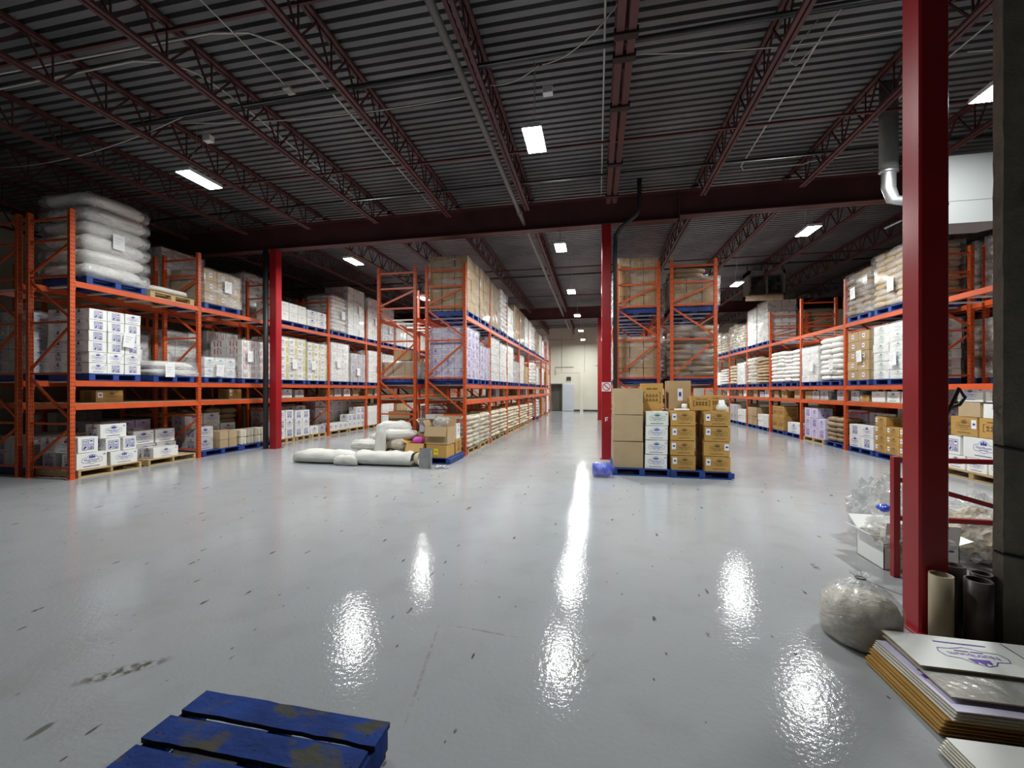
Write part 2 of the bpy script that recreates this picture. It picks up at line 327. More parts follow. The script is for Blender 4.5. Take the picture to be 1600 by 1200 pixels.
# girders and joists ------------------------------------------------
def ibeam(mb, x0, x1, y, z0, z1, w=0.24):
    mb.box(x0, y - w / 2, z0, x1, y + w / 2, z0 + 0.025); mb.box(x0, y - w / 2, z1 - 0.025, x1, y + w / 2, z1); mb.box(x0, y - 0.009, z0, x1, y + 0.009, z1)
for y, nm in ((10.2, 'above the middle red column'), (23.3, 'far down the aisles above the second red column')):
    r = empty('roof_girder', (0, y, 5.57)); tag(r, 'dark red steel roof girder running across, ' + nm, 'girder', 'roof girders')
    q = MB(); ibeam(q, XL, 1.9, 0, 0, 0.66); put('beam', q.mesh('beam', 'joist_red'), r)
    q = MB(); ibeam(q, 1.9, XR, 0, 0.07, 0.66); q.box(1.88, -0.12, 0.0, 1.9, 0.12, 0.66); put('drop_in_beam', q.mesh('drop_in_beam', 'joist_red'), r)
JZ0, JZ1 = 5.86, ZC - 0.01
def joist_meshes(L):
    t = MB(); b = MB(); wb = MB()
    for s in (-1, 1):
        t.box(s * 0.012 if s > 0 else -0.06, 0, JZ1 - 0.05, 0.06 if s > 0 else -0.012, L, JZ1)
        b.box(s * 0.012 if s > 0 else -0.06, 0.45, JZ0, 0.06 if s > 0 else -0.012, L - 0.45, JZ0 + 0.045)
    k = int((L - 1.2) / 0.62); st = (L - 1.2) / k
    wb.bar((0, 0.1, JZ1 - 0.03), (0, 0.6, JZ0 + 0.02), 0.022, 0.022)
    for i in range(k):
        y = 0.6 + i * st
        wb.bar((0, y, JZ0 + 0.02), (0, y + st * 0.55, JZ1 - 0.03), 0.022, 0.022); wb.bar((0, y + st * 0.55, JZ1 - 0.03), (0, y + st, JZ0 + 0.02), 0.022, 0.022)
        wb.bar((0, y + st, JZ0 + 0.02), (0, y + st, JZ1 - 0.03), 0.018, 0.018)
    wb.bar((0, L - 0.6, JZ0 + 0.02), (0, L - 0.1, JZ1 - 0.03), 0.022, 0.022)
    return t.mesh('top_chord', 'joist_red'), b.mesh('bottom_chord', 'joist_red'), wb.mesh('web', 'joist_red')
XJ = [0.36 + 1.93 * k for k in range(-8, 7)]
for y0, y1, nm in ((-5.8, 10.12, 'near roof bay'), (10.3, 23.2, 'middle roof bay'), (23.4, 32.3, 'far roof bay')):
    ms = joist_meshes(y1 - y0)
    for i, x in enumerate(XJ):
        r = empty('roof_joist', (x, y0, 0)); tag(r, 'thin dark red open-web roof joist, %s from the left wall in the %s' % (ORD[i], nm), 'joist', 'open-web roof joists')
        for me, pn in zip(ms, ('top_chord', 'bottom_chord', 'web')): put(pn, me, r)
        if abs(x - 0.36) < 0.01 and y0 < 0:                        # the heavier joist on the column line, with pipe clamps
            r.scale = (1.9, 1, 1); r['label'] = 'wide double-angle red roof joist with dark clamps leading to the middle red column'
            for cy in (3.1, 4.0, 5.1, 5.45, 6.4, 8.0, 9.3):
                q = MB(); q.bev(-0.075, cy - y0 - 0.05, JZ0 - 0.03, 0.075, cy - y0 + 0.05, JZ0 + 0.06, 0.005); put('clamp', q.mesh('clamp', 'slot_dark'), r)
for i, (y, z) in enumerate(((2.2, JZ0 + 0.03), (4.4, JZ1 - 0.12), (7.3, JZ0 + 0.03), (14.5, JZ0 + 0.03), (18.8, JZ0 + 0.03), (27.5, JZ0 + 0.03))):
    q = MB(); q.bar((XJ[0] - 0.1, y, z), (XJ[-1] + 0.1, y, z), 0.035, 0.035)
    tag(put('bridging_rod', q.mesh('bridging_rod', 'joist_red')), 'straight dark red bridging bar tying the roof joists, %s from the near end' % ORD[i], 'bar', 'joist bridging bars')

# ceiling pipes, conduits and cables --------------------------------
def run(name, pts, r, m, label, cat, n=8):
    q = MB(); q.tube(pts, r, n); return tag(put(name, q.mesh(name, m, True)), label, cat)
sp = run('sprinkler_pipe', [(-1.72, -4, 5.78), (-1.72, 7, 5.76), (-1.72, 32.2, 5.74)], 0.05, 'pipe_grey', 'long grey sprinkler pipe slung below the roof joist near the centre aisle', 'pipe', 10)
for y in (3.6, 9.5, 15.5, 21.5):
    q = MB(); q.tube([(-1.72, y - 0.09, 5.765), (-1.72, y + 0.09, 5.765)], 0.068, 10); put('coupling', q.mesh('coupling', 'pipe_grey', True), sp)
run('cable', [(2.75, 5.85, 6.3), (2.6, 6.05, 6.15), (2.55, 6.2, 6.05), (2.65, 6.25, 6.02), (2.78, 6.1, 6.1), (2.87, 5.9, 6.2)], 0.007, 'cable_white', 'looped end of white cable beside the roof conduit, right of centre', 'cable', 6)
run('sprinkler_pipe', [(XL, 5.75, 6.12), (XR, 5.35, 6.12)], 0.036, 'pipe_black', 'black branch pipe crossing the roof joists in front of the first lamps', 'pipe')
run('sprinkler_pipe', [(XL, 8.9, 6.1), (XR, 8.75, 6.1)], 0.03, 'pipe_black', 'black branch pipe crossing just before the large roof girder', 'pipe')
run('sprinkler_pipe', [(XL, 16.2, 6.1), (XR, 16.2, 6.1)], 0.03, 'pipe_black', 'black branch pipe crossing the roof behind the large girder', 'pipe')
run('black_tube', [(-9.04, 10.06, 0.0), (-9.04, 10.06, 5.55)], 0.07, 'pipe_black', 'straight black upright cylinder against the left red column', 'pipe', 12)  # black cylinder filling the dark strip along the column's left side
dp = run('black_tube', [(0.98, 9.8, ZC), (0.98, 9.8, 5.75), (0.9, 9.82, 5.62), (0.58, 10.02, 5.42), (0.475, 10.12, 5.3), (0.465, 10.14, 5.0), (0.465, 10.14, 0.0)], 0.05, 'pipe_black', 'black roof drain pipe dropping beside the middle red column', 'pipe', 12)
run('conduit', [(-13.5, 4.5, 6.3), (-9.0, 4.52, 6.3), (-4.9, 4.55, 6.3), (-4.4, 4.62, 6.28), (-4.1, 4.85, 6.26), (-4.0, 5.3, 6.25), (-3.98, 9.9, 6.2)], 0.014, 'cable_white', 'white bent conduit on the roof, the nearer of the two bending right toward the girder', 'conduit')
run('conduit', [(-14.5, 4.8, 6.3), (-9.0, 4.75, 6.3), (-6.4, 4.72, 6.3), (-5.95, 4.8, 6.28), (-5.68, 5.05, 6.26), (-5.6, 5.5, 6.25), (-5.58, 9.9, 6.2)], 0.014, 'cable_white', 'white bent conduit on the roof passing just right of the near left lamp', 'conduit')
cj = run('conduit', [(-4.58, 3.0, 6.28), (-4.6, 5.62, 6.26)], 0.008, 'cable_white', 'short thin white cable running to a roof junction box', 'cable')
q = MB(); q.bev(-4.66, 5.5, 6.21, -4.54, 5.66, 6.26, 0.006); q.tube([(-4.9, 5.6, 6.22), (-4.66, 5.58, 6.235)], 0.01, 6); q.tube([(-4.54, 5.58, 6.235), (-4.4, 5.56, 6.22), (-4.3, 5.6, 6.26)], 0.01, 6); put('junction_box', q.mesh('junction_box', 'cable_white'), cj)
run('conduit', [(-0.35, 2.0, 6.3), (0.12, 5, 6.3), (0.14, 10, 6.25)], 0.014, 'cable_white', 'white conduit clipped along the joist over the middle column', 'conduit')
run('conduit', [(2.95, 5.7, 6.3), (2.87, 5.9, 6.22), (2.92, 9.25, 6.22), (3.0, 9.38, 6.2), (4.1, 9.38, 6.2), (4.2, 9.3, 6.2), (5.3, 9.3, 6.25)], 0.012, 'cable_white', 'white conduit elbowing toward the near hanging heater', 'conduit')
run('conduit', [(5.0, 5.8, 6.33), (4.75, 8.1, 6.33)], 0.012, 'cable_white', 'thin white conduit left of the near heater flue', 'conduit')
def cable(a, b, sag, label, r=0.008, loops=None):
    a, b = Vector(a), Vector(b); pts = [a.lerp(b, t / 14) - Vector((0, 0, sag * 4 * (t / 14) * (1 - t / 14))) for t in range(15)]
    run('cable', pts, r, 'cable_white', label, 'cable', 6)
cable((-6.6, 5.6, 6.1), (-12.5, 6.2, 6.2), 0.25, 'slack white cable between the left lamp and the left wall')
cable((-6.6, 5.6, 6.0), (-1.75, 5.9, 6.0), 0.12, 'slack white cable between the left lamp and the sprinkler pipe')
cable((-1.5, 5.9, 6.1), (-0.75, 5.6, 6.05), 0.08, 'short white cable feeding the large centre lamp')
cable((-0.7, 5.6, 6.05), (0.3, 5.0, 6.2), 0.15, 'drooping white cable from centre lamp to the roof joist')
cable((0.4, 5.7, 6.1), (4.7, 5.9, 6.1), 0.14, 'slack white cable crossing toward the right lamp')
cable((4.7, 6.4, 6.0), (8.5, 6.0, 6.2), 0.2, 'slack white cable to the right of the near right lamp')

# high bay lights ----------------------------------------------------
hb_h = MB(); hb_h.bev(-0.135, -0.31, 0.012, 0.135, 0.31, 0.06, 0.01); hb_h.bev(-0.05, -0.2, 0.06, 0.05, 0.2, 0.10, 0.008)
for s in (-1, 1): hb_h.box(s * 0.135 - 0.004, -0.31, -0.005, s * 0.135 + 0.004, 0.31, 0.03); hb_h.box(-0.135, s * 0.31 - 0.004, -0.005, 0.135, s * 0.31 + 0.004, 0.03)
hb_h = hb_h.mesh('housing', 'white_metal')
hb_d = MB(); hb_d.add([(-0.127, -0.30, 0.006), (-0.127, 0.30, 0.006), (0.127, 0.30, 0.006), (0.127, -0.30, 0.006)], [(0, 1, 2, 3)]); hb_d = hb_d.mesh('diffuser', 'lamp_glow')
hb_w = [MB().tube([(0, y, 0.1), (0, y * 0.25, 0.55), (0, y * 0.25, ZC - 5.22)], 0.004, 5).mesh('hanging_wire', 'galvanised') for y in (-0.22, 0.22)]
hb_j = MB().bev(0.12, -0.06, 0.62, 0.26, 0.04, 0.72, 0.006).mesh('junction_box', 'white_metal')
for x, side in ((-6.6, 'left aisle'), (-0.85, 'centre aisle'), (4.7, 'right aisle')):
    for i, y in enumerate((5.9, 10.5, 15.3, 20.3, 25.5, 30.0)):
        r = empty('high_bay_light', (x, y, 5.22)); tag(r, 'bright white hanging high bay lamp over the %s, %s from the near end' % (side, ORD[i]), 'light', 'high bay lamps')
        put('housing', hb_h, r); put('diffuser', hb_d, r)
        for m_ in hb_w: put('hanging_wire', m_, r)
        if i == 0: put('junction_box', hb_j, r)

# hanging heaters ----------------------------------------------------
hr = empty('unit_heater', (5.9, 7.5, 4.2)); hr.scale = (0.96, 0.5, 0.74); tag(hr, 'large white hanging unit heater behind the near red column', 'heater')
q = MB(); q.bev(-1.05, -0.5, 0.28, 1.5, 0.5, 1.2, 0.015); put('cabinet', q.mesh('cabinet', 'heater_paint'), hr)
q = MB(); q.add([(-1.05, -0.5, 0.28), (1.5, -0.5, 0.28), (1.5, 0.5, 0.28), (-1.05, 0.5, 0.28), (-1.05, -0.5, -0.15), (-0.1, -0.5, -0.15), (-0.1, 0.5, -0.15), (-1.05, 0.5, -0.15)],
      [(4, 5, 1, 0), (6, 7, 3, 2), (5, 6, 2, 1), (7, 4, 0, 3), (7, 6, 5, 4)]); put('discharge_hood', q.mesh('discharge_hood', 'heater_paint'), hr)
q = MB(); q.box(-1.12, -0.42, -0.05, -1.06, 0.42, 1.1); 
for k in range(8): q.box(-1.13, -0.4, 0.0 + k * 0.13, -1.1, 0.4, 0.06 + k * 0.13, 1)
put('fan_guard', q.mesh('fan_guard', ['pipe_black', 'duct_grey']), hr)
q = MB(); q.tube([(-1.06, 0, 0.55), (-1.25, 0, 0.5), (-1.42, 0, 0.55), (-1.48, 0, 0.8), (-1.48, 0, (ZC - 4.2) / 0.74)], 0.105, 16); put('flue_pipe', q.mesh('flue_pipe', 'galvanised', True), hr)
q = MB(); q.tube([(-1.48, 0, 1.2), (-1.48, 0, (ZC - 4.2) / 0.74)], 0.135, 16); put('flue_sleeve', q.mesh('flue_sleeve', 'duct_grey', True), hr)
q = MB(); q.tube([(-1.48, 0, 1.12), (-1.48, 0, 1.2)], 0.14, 16); put('clamp_band', q.mesh('clamp_band', 'galvanised', True), hr)
for x in (-0.9, 1.3):
    q = MB(); q.tube([(x, 0, 1.2), (x, 0, (ZC - 4.2) / 0.74)], 0.012, 6); put('hanging_rod', q.mesh('hanging_rod', 'galvanised'), hr)
q = MB(); q.tube([(-1.06, -0.2, 0.1), (-1.4, -0.25, 0.02), (-1.6, -0.2, -0.1)], 0.02, 6); put('gas_line', q.mesh('gas_line', 'pipe_black'), hr)
hr = empty('unit_heater', (6.25, 17.2, 5.15)); tag(hr, 'grey ceiling-hung heater with two round fans over the right rack', 'heater')
q = MB(); q.box(-0.62, -0.2, 0, 0.62, 0.45, 0.08); q.box(-0.62, 0.40, 0, 0.62, 0.45, 0.95); q.box(-0.62, -0.2, 0.8, 0.62, 0.45, 0.95); q.box(0.55, -0.2, 0, 0.62, 0.45, 0.95); q.box(-0.62, -0.2, 0, -0.55, 0.45, 0.95); q.box(-0.03, -0.2, 0.08, 0.03, 0.0, 0.8)
put('cabinet', q.mesh('cabinet', 'duct_grey'), hr)
for s in (-1, 1):
    q = MB(); q.lathe([(0.0, 0.0), (0.07, 0.0), (0.08, -0.04), (0.0, -0.05)], 12)
    for a in range(5): q.box(0.05, -0.05, -0.01, 0.23, 0.05, 0.0, 0, Matrix.Rotation(a * 2 * PI / 5, 4, 'Z') @ Matrix.Rotation(0.4, 4, 'X'))
    put('fan', q.mesh('fan', 'pipe_black'), hr, (s * 0.3, -0.05, 0.45), (PI / 2, 0, 0))
q = MB(); q.tube([(-0.2, 0.1, 0.95), (-0.2, 0.1, ZC - 5.15)], 0.16, 14); put('flue_pipe', q.mesh('flue_pipe', 'duct_grey', True), hr)
q = MB(); q.bev(-0.75, -0.35, -0.2, 0.5, -0.25, 0.0); put('drip_shelf', q.mesh('drip_shelf', 'shelf_wood'), hr)
q = MB(); q.bar((0.6, 0, 0.95), (0.6, 0, ZC - 5.15), 0.03, 0.03); q.bar((-0.6, 0, 0.95), (-0.6, 0, ZC - 5.15), 0.03, 0.03); put('hanging_rod', q.mesh('hanging_rod', 'joist_red'), hr)

# ------------------------------------------------------------------ pallet racks
POSTS, BEAMS = {}, {}
def post_mesh(H, D):
    if H in POSTS: return POSTS[H]
    res = []
    q = MB(); q.box(-0.035, -0.038, 0.006, 0.035, 0.038, H); q.box(-0.06, -0.07, 0, 0.06, 0.07, 0.008)
    z = 0.12; k = 0
    while z < H - 0.03:
        for sx in (-1, 1):
            for yy in (-0.017, 0.017): q.add([(sx * 0.0362, yy - 0.006, z - 0.012), (sx * 0.0362, yy + 0.006, z - 0.012), (sx * 0.0362, yy + 0.006, z + 0.012), (sx * 0.0362, yy - 0.006, z + 0.012)], [(0, 1, 2, 3)], 1)
        for sy in (-1, 1):
            if k % 2 == 0: q.add([(-0.008, sy * 0.0392, z - 0.012), (0.008, sy * 0.0392, z - 0.012), (0.008, sy * 0.0392, z + 0.012), (-0.008, sy * 0.0392, z + 0.012)], [(0, 1, 2, 3)], 1)
        z += 0.076; k += 1
    p = q.mesh('post', ['orange_steel', 'slot_dark'])
    b = MB(); e = D / 2 - 0.035
    hs = [0.2, 1.02, 1.95, 2.9, 3.75, H - 0.55, H - 0.15]
    for z in hs: b.bar((-e, 0, z), (e, 0, z), 0.03, 0.04)
    for i in range(len(hs) - 2):
        s = 1 if i % 2 else -1
        b.bar((s * e, 0, hs[i] + 0.06), (-s * e, 0, hs[i + 1] - 0.06), 0.03, 0.04)
    POSTS[H] = (p, b.mesh('upright_frame', 'orange_steel')); return POSTS[H]
def beam_mesh(L):
    if L not in BEAMS:
        q = MB(); q.box(-0.025, 0.04, -0.105, 0.02, L - 0.04, 0.0); q.box(-0.04, 0.04, -0.105, -0.025, L - 0.04, -0.04)
        for y in (0.04, L - 0.048): q.box(-0.03, y, -0.17, 0.04, y + 0.008, 0.03)
        BEAMS[L] = q.mesh('load_beam', 'orange_steel')
    return BEAMS[L]
bar_me = MB().box(-0.48, -0.03, -0.03, 0.48, 0.03, 0.0).mesh('support_bar', 'white_metal')
board_me = {}
class Rack: pass
RK = {}
def rack(key, phrase, label, xf, xb, y0, nb, levels, H, skip=(), shelf=True, pitch=2.5):
    k = Rack(); k.key = key; k.phrase = phrase; k.xf = xf; k.xb = xb; k.sgn = 1 if xf > xb else -1; k.ys = [y0 + pitch * i for i in range(nb + 1)]; k.lv = levels; k.count = {}; k.end = {}
    D = abs(xf - xb) + 0.07; xc = (xf + xb) / 2; RK[key] = k
    r = empty('pallet_rack', (xc, y0, 0)); tag(r, label, 'rack', 'orange pallet racks'); k.root = r
    pm, bm = post_mesh(H, D)
    for i, y in enumerate(k.ys):
        fr = put('upright_frame', bm, r, (0, y - y0, 0))
        for s in (-1, 1): put('post', pm, fr, (s * (D / 2 - 0.035), 0, 0))
    bme = beam_mesh(pitch)
    for i in range(nb):
        for j, z in enumerate(levels):
            if (i, j) in skip: continue
            for s in (-1, 1):
                put('load_beam', bme, r, (s * (D / 2 - 0.035), i * pitch, z), (0, 0, 0), (-s, 1, 1))
            if j == 0 and shelf:
                if 'b' not in board_me: board_me['b'] = MB().box(-0.5, 0.05, -0.004, 0.5, pitch - 0.05, 0.012).mesh('shelf_board', 'shelf_wood')
                put('shelf_board', board_me['b'], r, (0, i * pitch, z + 0.006))
            elif j > 0:
                for t in (0.3, 0.9, 1.6, 2.2): put('support_bar', bar_me, r, (0, i * pitch + t, z - 0.005))
    return k
LV = [1.38, 1.80, 3.60]
rack('LA', 'left rack', 'long orange pallet rack facing the left aisle behind the left red column', -9.43, -10.44, 5.9, 9, [1.38, 1.82, 3.66], 4.97)
rack('LB', 'left back rack', 'orange pallet rack standing back to back behind the long left rack', -10.72, -11.73, 5.9, 7, [1.38, 1.82, 3.66], 4.97)
rack('LC', 'left wall rack', 'orange pallet rack against the left wall, glimpsed through the left racks', -14.0, -15.01, 8.2, 5, [1.38, 1.82, 3.66], 4.97)
rack('MA', 'middle rack', 'orange pallet rack left of the bright centre aisle with brown wrapped cartons on top', -3.2, -4.21, 9.98, 8, [1.38, 1.79, 3.52], 4.82)
rack('MB', 'middle back rack', 'orange pallet rack with an empty top level behind the white sack heap', -5.54, -4.53, 9.98, 8, [1.38, 1.79, 3.52], 4.82)
rack('RA', 'centre-right rack', 'orange pallet rack beside the middle red column, plain brown cartons before it', 0.55, 1.55, 10.9, 7, [1.38, 1.80, 3.58], 4.85)
rack('RB', 'right-aisle rack', 'orange pallet rack with tan sacks, back to back with the centre-right rack', 2.87, 1.86, 10.9, 7, [1.38, 1.80, 3.58], 4.85)
rack('RR', 'right rack', 'long orange pallet rack along the right aisle behind the near red column', 6.73, 7.74, 7.96, 8, [1.33, 1.76, 3.45], 4.68, skip=((0, 0),))
rack('RW', 'right back rack', 'orange pallet rack standing back to back behind the long right rack', 8.0, 9.01, 7.96, 6, [1.33, 1.76, 3.45], 4.68)

# ------------------------------------------------------------------ cartons, sacks, pallets
TXT = {}
def text_polys(s):
    if s in TXT: return TXT[s]
    cu = bpy.data.curves.new('lettering', 'FONT'); cu.body = s; cu.resolution_u = 2
    o = bpy.data.objects.new('lettering', cu); C.objects.link(o); bpy.context.view_layer.update()
    me = bpy.data.meshes.new_from_object(o.evaluated_get(bpy.context.evaluated_depsgraph_get()))
    v = [(p.co.x, p.co.y) for p in me.vertices]; f = [tuple(p.vertices) for p in me.polygons]
    xs = [p[0] for p in v]; ys = [p[1] for p in v]; w_ = max(xs) - min(xs); h_ = max(ys) - min(ys)
    v = [((x - min(xs)) / w_ - 0.5, (y - min(ys)) / h_ - 0.5) for x, y in v]
    bpy.data.objects.remove(o); bpy.data.meshes.remove(me); bpy.data.curves.remove(cu)
    TXT[s] = (v, f); return TXT[s]
def quad2(mb, P, u0, v0, u1, v1, mi): mb.add([P(u0, v0), P(u1, v0), P(u1, v1), P(u0, v1)], [(0, 1, 2, 3)], mi)
def line2(mb, P, pts, t, mi):
    for (a, b), (c_, d) in zip(pts, pts[1:]):
        dx, dy = c_ - a, d - b; L = math.hypot(dx, dy) or 1; nx, ny = -dy / L * t, dx / L * t
        mb.add([P(a - nx, b - ny), P(c_ - nx, d - ny), P(c_ + nx, d + ny), P(a + nx, b + ny)], [(0, 1, 2, 3)], mi)
def text2(mb, P, s, u, v, w, h, mi):
    vv, ff = text_polys(s); mb.add([P(u + x * w, v + y * h) for x, y in vv], ff, mi)
NAME = 'Nutribuum'
def logo(mb, P, W, H, mi, frame=True, cx=0.0, cy=0.0, sc=1.0):
    h = min(H, W * 0.62) * sc; w = h * 1.5
    for dx, s in ((-0.13, 0.8), (0, 1.0), (0.13, 0.8)):
        a = h * 0.085 * s
        mb.add([P(cx + dx * w * 0.62 - a * 1.0, cy + h * 0.17), P(cx + dx * w * 0.62 + a * 1.0, cy + h * 0.17), P(cx + dx * w * 0.62 + a * 0.75, cy + h * 0.17 + a * 1.2), P(cx + dx * w * 0.62, cy + h * 0.17 + a * 2.6), P(cx + dx * w * 0.62 - a * 0.75, cy + h * 0.17 + a * 1.2)], [(0, 1, 2, 3, 4)], mi)
    text2(mb, P, NAME, cx, cy + h * 0.05, w * 0.58, h * 0.13, mi)
    quad2(mb, P, cx - w * 0.17, cy - h * 0.10, cx - w * 0.02, cy - h * 0.07, mi); quad2(mb, P, cx, cy - h * 0.10, cx + w * 0.17, cy - h * 0.07, mi)
    if frame:
        q = [(-0.36, -0.12), (-0.40, 0.03), (-0.36, 0.17), (-0.2, 0.2), (-0.13, 0.33), (0, 0.41), (0.13, 0.33), (0.2, 0.2), (0.36, 0.17), (0.40, 0.03), (0.36, -0.12), (0.2, -0.14), (0, -0.24), (-0.2, -0.14), (-0.36, -0.12)]
        line2(mb, P, [(cx + a * w, cy + b * h) for a, b in q], h * 0.008, mi)
    quad2(mb, P, cx - w * 0.34, cy - h * 0.40, cx + w * 0.30, cy - h * 0.365, mi)
def symbols(mb, P, W, H, mi):
    s = min(W * 0.34, H * 0.34)
    for i in (0, 1):
        for j in (0, 1):
            cx, cy = (i - 0.5) * s * 1.12, (j - 0.5) * s * 1.12; e = s * 0.46
            line2(mb, P, [(cx - e, cy - e), (cx + e, cy - e), (cx + e, cy + e), (cx - e, cy + e), (cx - e, cy - e)], s * 0.035, mi)
            if (i, j) == (0, 1):
                for d in (-0.18, 0.18):
                    quad2(mb, P, cx + d * s - s * 0.05, cy - s * 0.28, cx + d * s + s * 0.05, cy + s * 0.08, mi)
                    mb.add([P(cx + d * s - s * 0.13, cy + s * 0.06), P(cx + d * s + s * 0.13, cy + s * 0.06), P(cx + d * s, cy + s * 0.3)], [(0, 1, 2)], mi)
            elif (i, j) == (1, 1):
                mb.add([P(cx - s * 0.32, cy - s * 0.02)] + [P(cx + s * 0.32 * math.cos(a), cy + s * 0.26 * math.sin(a)) for a in (2.6, 2.0, 1.57, 1.1, 0.5)] + [P(cx + s * 0.32, cy - s * 0.02)], [tuple(range(7))[::-1]], mi)
            elif (i, j) == (0, 0):
                mb.add([P(cx - s * 0.3, cy - s * 0.3), P(cx - s * 0.05, cy - s * 0.32), P(cx + s * 0.3, cy + s * 0.05), P(cx + s * 0.05, cy + s * 0.32), P(cx - s * 0.2, cy + s * 0.12)], [(0, 1, 2, 3, 4)], mi)
            else:
                line2(mb, P, [(cx - s * 0.26, cy - s * 0.28), (cx - s * 0.26, cy + s * 0.02), (cx, cy + s * 0.3), (cx + s * 0.26, cy + s * 0.02), (cx + s * 0.26, cy - s * 0.28), (cx - s * 0.26, cy - s * 0.28)], s * 0.05, mi)
                quad2(mb, P, cx - s * 0.08, cy - s * 0.2, cx + s * 0.08, cy + s * 0.05, mi)
STY = {  # card, ink, front, side, words
    'white_blue': ('white_card', 'ink_blue', 'logo', 'sym', 'white blue-printed'), 'white_sky': ('white_card', 'ink_sky', 'logo', 'sym', 'white light-blue-printed'),
    'white_sym': ('white_card', 'ink_blue', 'sym', 'logo', 'white blue-symbol'), 'white_purple': ('lilac_card', 'ink_purple', 'sym', 'logo', 'white purple-printed'),
    'purple_logo': ('lilac_card', 'ink_purple', 'logo', 'sym', 'white purple-logo'), 'white_green': ('white_card', 'ink_green', 'logo', 'sym', 'white green-printed'),
    'white_red': ('white_card', 'ink_red', 'vtext', 'vtext', 'white red-printed'), 'white_yellow': ('white_card', 'ink_yellow', 'patch', 'patch', 'white yellow-marked'),
    'brown_yellow': ('brown_card', 'ink_yellow', 'patch', 'patch', 'brown yellow-marked'),
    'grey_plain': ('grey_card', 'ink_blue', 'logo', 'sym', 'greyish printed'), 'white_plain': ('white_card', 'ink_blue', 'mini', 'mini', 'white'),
    'kraft': ('kraft_card', 'ink_dark', 'mini', '', 'plain brown'), 'tan': ('tan_card', 'ink_dark', '', '', 'plain tan'),
    'brown_label': ('brown_card', 'ink_dark', 'logolabel', 'sym', 'brown white-labelled'), 'brown_label2': ('brown_card', 'ink_dark', 'labelright', 'sym', 'brown right-labelled'), 'brown_mark': ('brown_card', 'ink_dark', 'marks', 'sym', 'brown dark-printed'),
    'brown_strap': ('kraft_card', 'ink_dark', 'strap', 'strap', 'brown yellow-strapped'), 'brown_sticker': ('brown_card', 'ink_dark', 'sticker', '', 'brown yellow-stickered'),
    'kraft_label': ('kraft_card', 'ink_dark', 'label', '', 'brown labelled')}
CART = {}
def face_print(q, P, W, H, what, seed):
    r = random.Random(seed)
    if what == 'logo':
        logo(q, P, W * 0.95, H * 0.92, 1); quad2(q, P, W * 0.36, H * 0.28, W * 0.43, H * 0.33, 1)
    elif what == 'sym': symbols(q, P, W * 0.95, H * 0.95, 1)
    elif what == 'mini': text2(q, P, NAME, 0, H * 0.18, W * 0.28, H * 0.1, 1)
    elif what == 'vtext':
        for i in range(3): quad2(q, P, -W * 0.28 + i * W * 0.2, -H * 0.35, -W * 0.2 + i * W * 0.2, H * 0.35 - 0.2 * H * (i == 1), 1)
    elif what == 'patch':
        quad2(q, P, W * 0.18, -H * 0.36, W * 0.42, H * 0.36, 1); quad2(q, P, -W * 0.4, H * 0.02, -W * 0.05, H * 0.10, 4); quad2(q, P, -W * 0.36, -H * 0.15, -W * 0.1, -H * 0.1, 4)
    elif what == 'logolabel':
        logo(q, P, W * 0.85, H * 0.85, 1, True, W * 0.06); u = -W * 0.46 + r.uniform(0, 0.05) * W; v = r.uniform(-0.05, 0.08) * H
        quad2(q, lambda a, b: P(a, b, 2), u, v - H * 0.12, u + W * 0.18, v + H * 0.34, 3); quad2(q, lambda a, b: P(a, b, 3), u + W * 0.05, v + H * 0.06, u + W * 0.14, v + H * 0.17, 4)
    elif what == 'labelright':
        logo(q, P, W * 0.85, H * 0.85, 1, True, W * 0.02); u = W * 0.28; v = 0.02 * H
        quad2(q, lambda a, b: P(a, b, 2), u, v - H * 0.12, u + W * 0.18, v + H * 0.34, 3); quad2(q, lambda a, b: P(a, b, 3), u + W * 0.05, v + H * 0.06, u + W * 0.14, v + H * 0.17, 4)
    elif what == 'label':
        quad2(q, P, -W * 0.1, -H * 0.2, W * 0.12, H * 0.22, 3); quad2(q, lambda a, b: P(a, b, 2), -W * 0.05, -H * 0.05, W * 0.06, H * 0.1, 4)
    elif what == 'sticker':
        quad2(q, P, -W * 0.12, -H * 0.3, W * 0.1, H * 0.22, 3); quad2(q, lambda a, b: P(a, b, 2), -W * 0.09, -H * 0.05, W * 0.05, H * 0.0, 1)
    elif what == 'marks':
        quad2(q, P, -W * 0.24, H * 0.28, -W * 0.02, H * 0.32, 1); quad2(q, P, W * 0.02, H * 0.28, W * 0.24, H * 0.32, 1); line2(q, P, [(-W * 0.3, H * 0.18), (-W * 0.36, H * 0.18), (-W * 0.36, -H * 0.18), (-W * 0.3, -H * 0.18)], 0.006, 1)
        line2(q, P, [(W * 0.3, H * 0.18), (W * 0.36, H * 0.18), (W * 0.36, -H * 0.18), (W * 0.3, -H * 0.18)], 0.006, 1)
        for i in range(4):
            for j in (0, 1): line2(q, P, [(-W * 0.26 + i * W * 0.14, -H * 0.12 + j * H * 0.15), (-W * 0.16 + i * W * 0.14, -H * 0.12 + j * H * 0.15), (-W * 0.21 + i * W * 0.14, -H * 0.03 + j * H * 0.15), (-W * 0.26 + i * W * 0.14, -H * 0.12 + j * H * 0.15)], 0.006, 1)
    elif what == 'strap':
        for u in (-W * 0.24, W * 0.22): quad2(q, P, u - 0.006, -H * 0.5, u + 0.006, H * 0.5, 3)
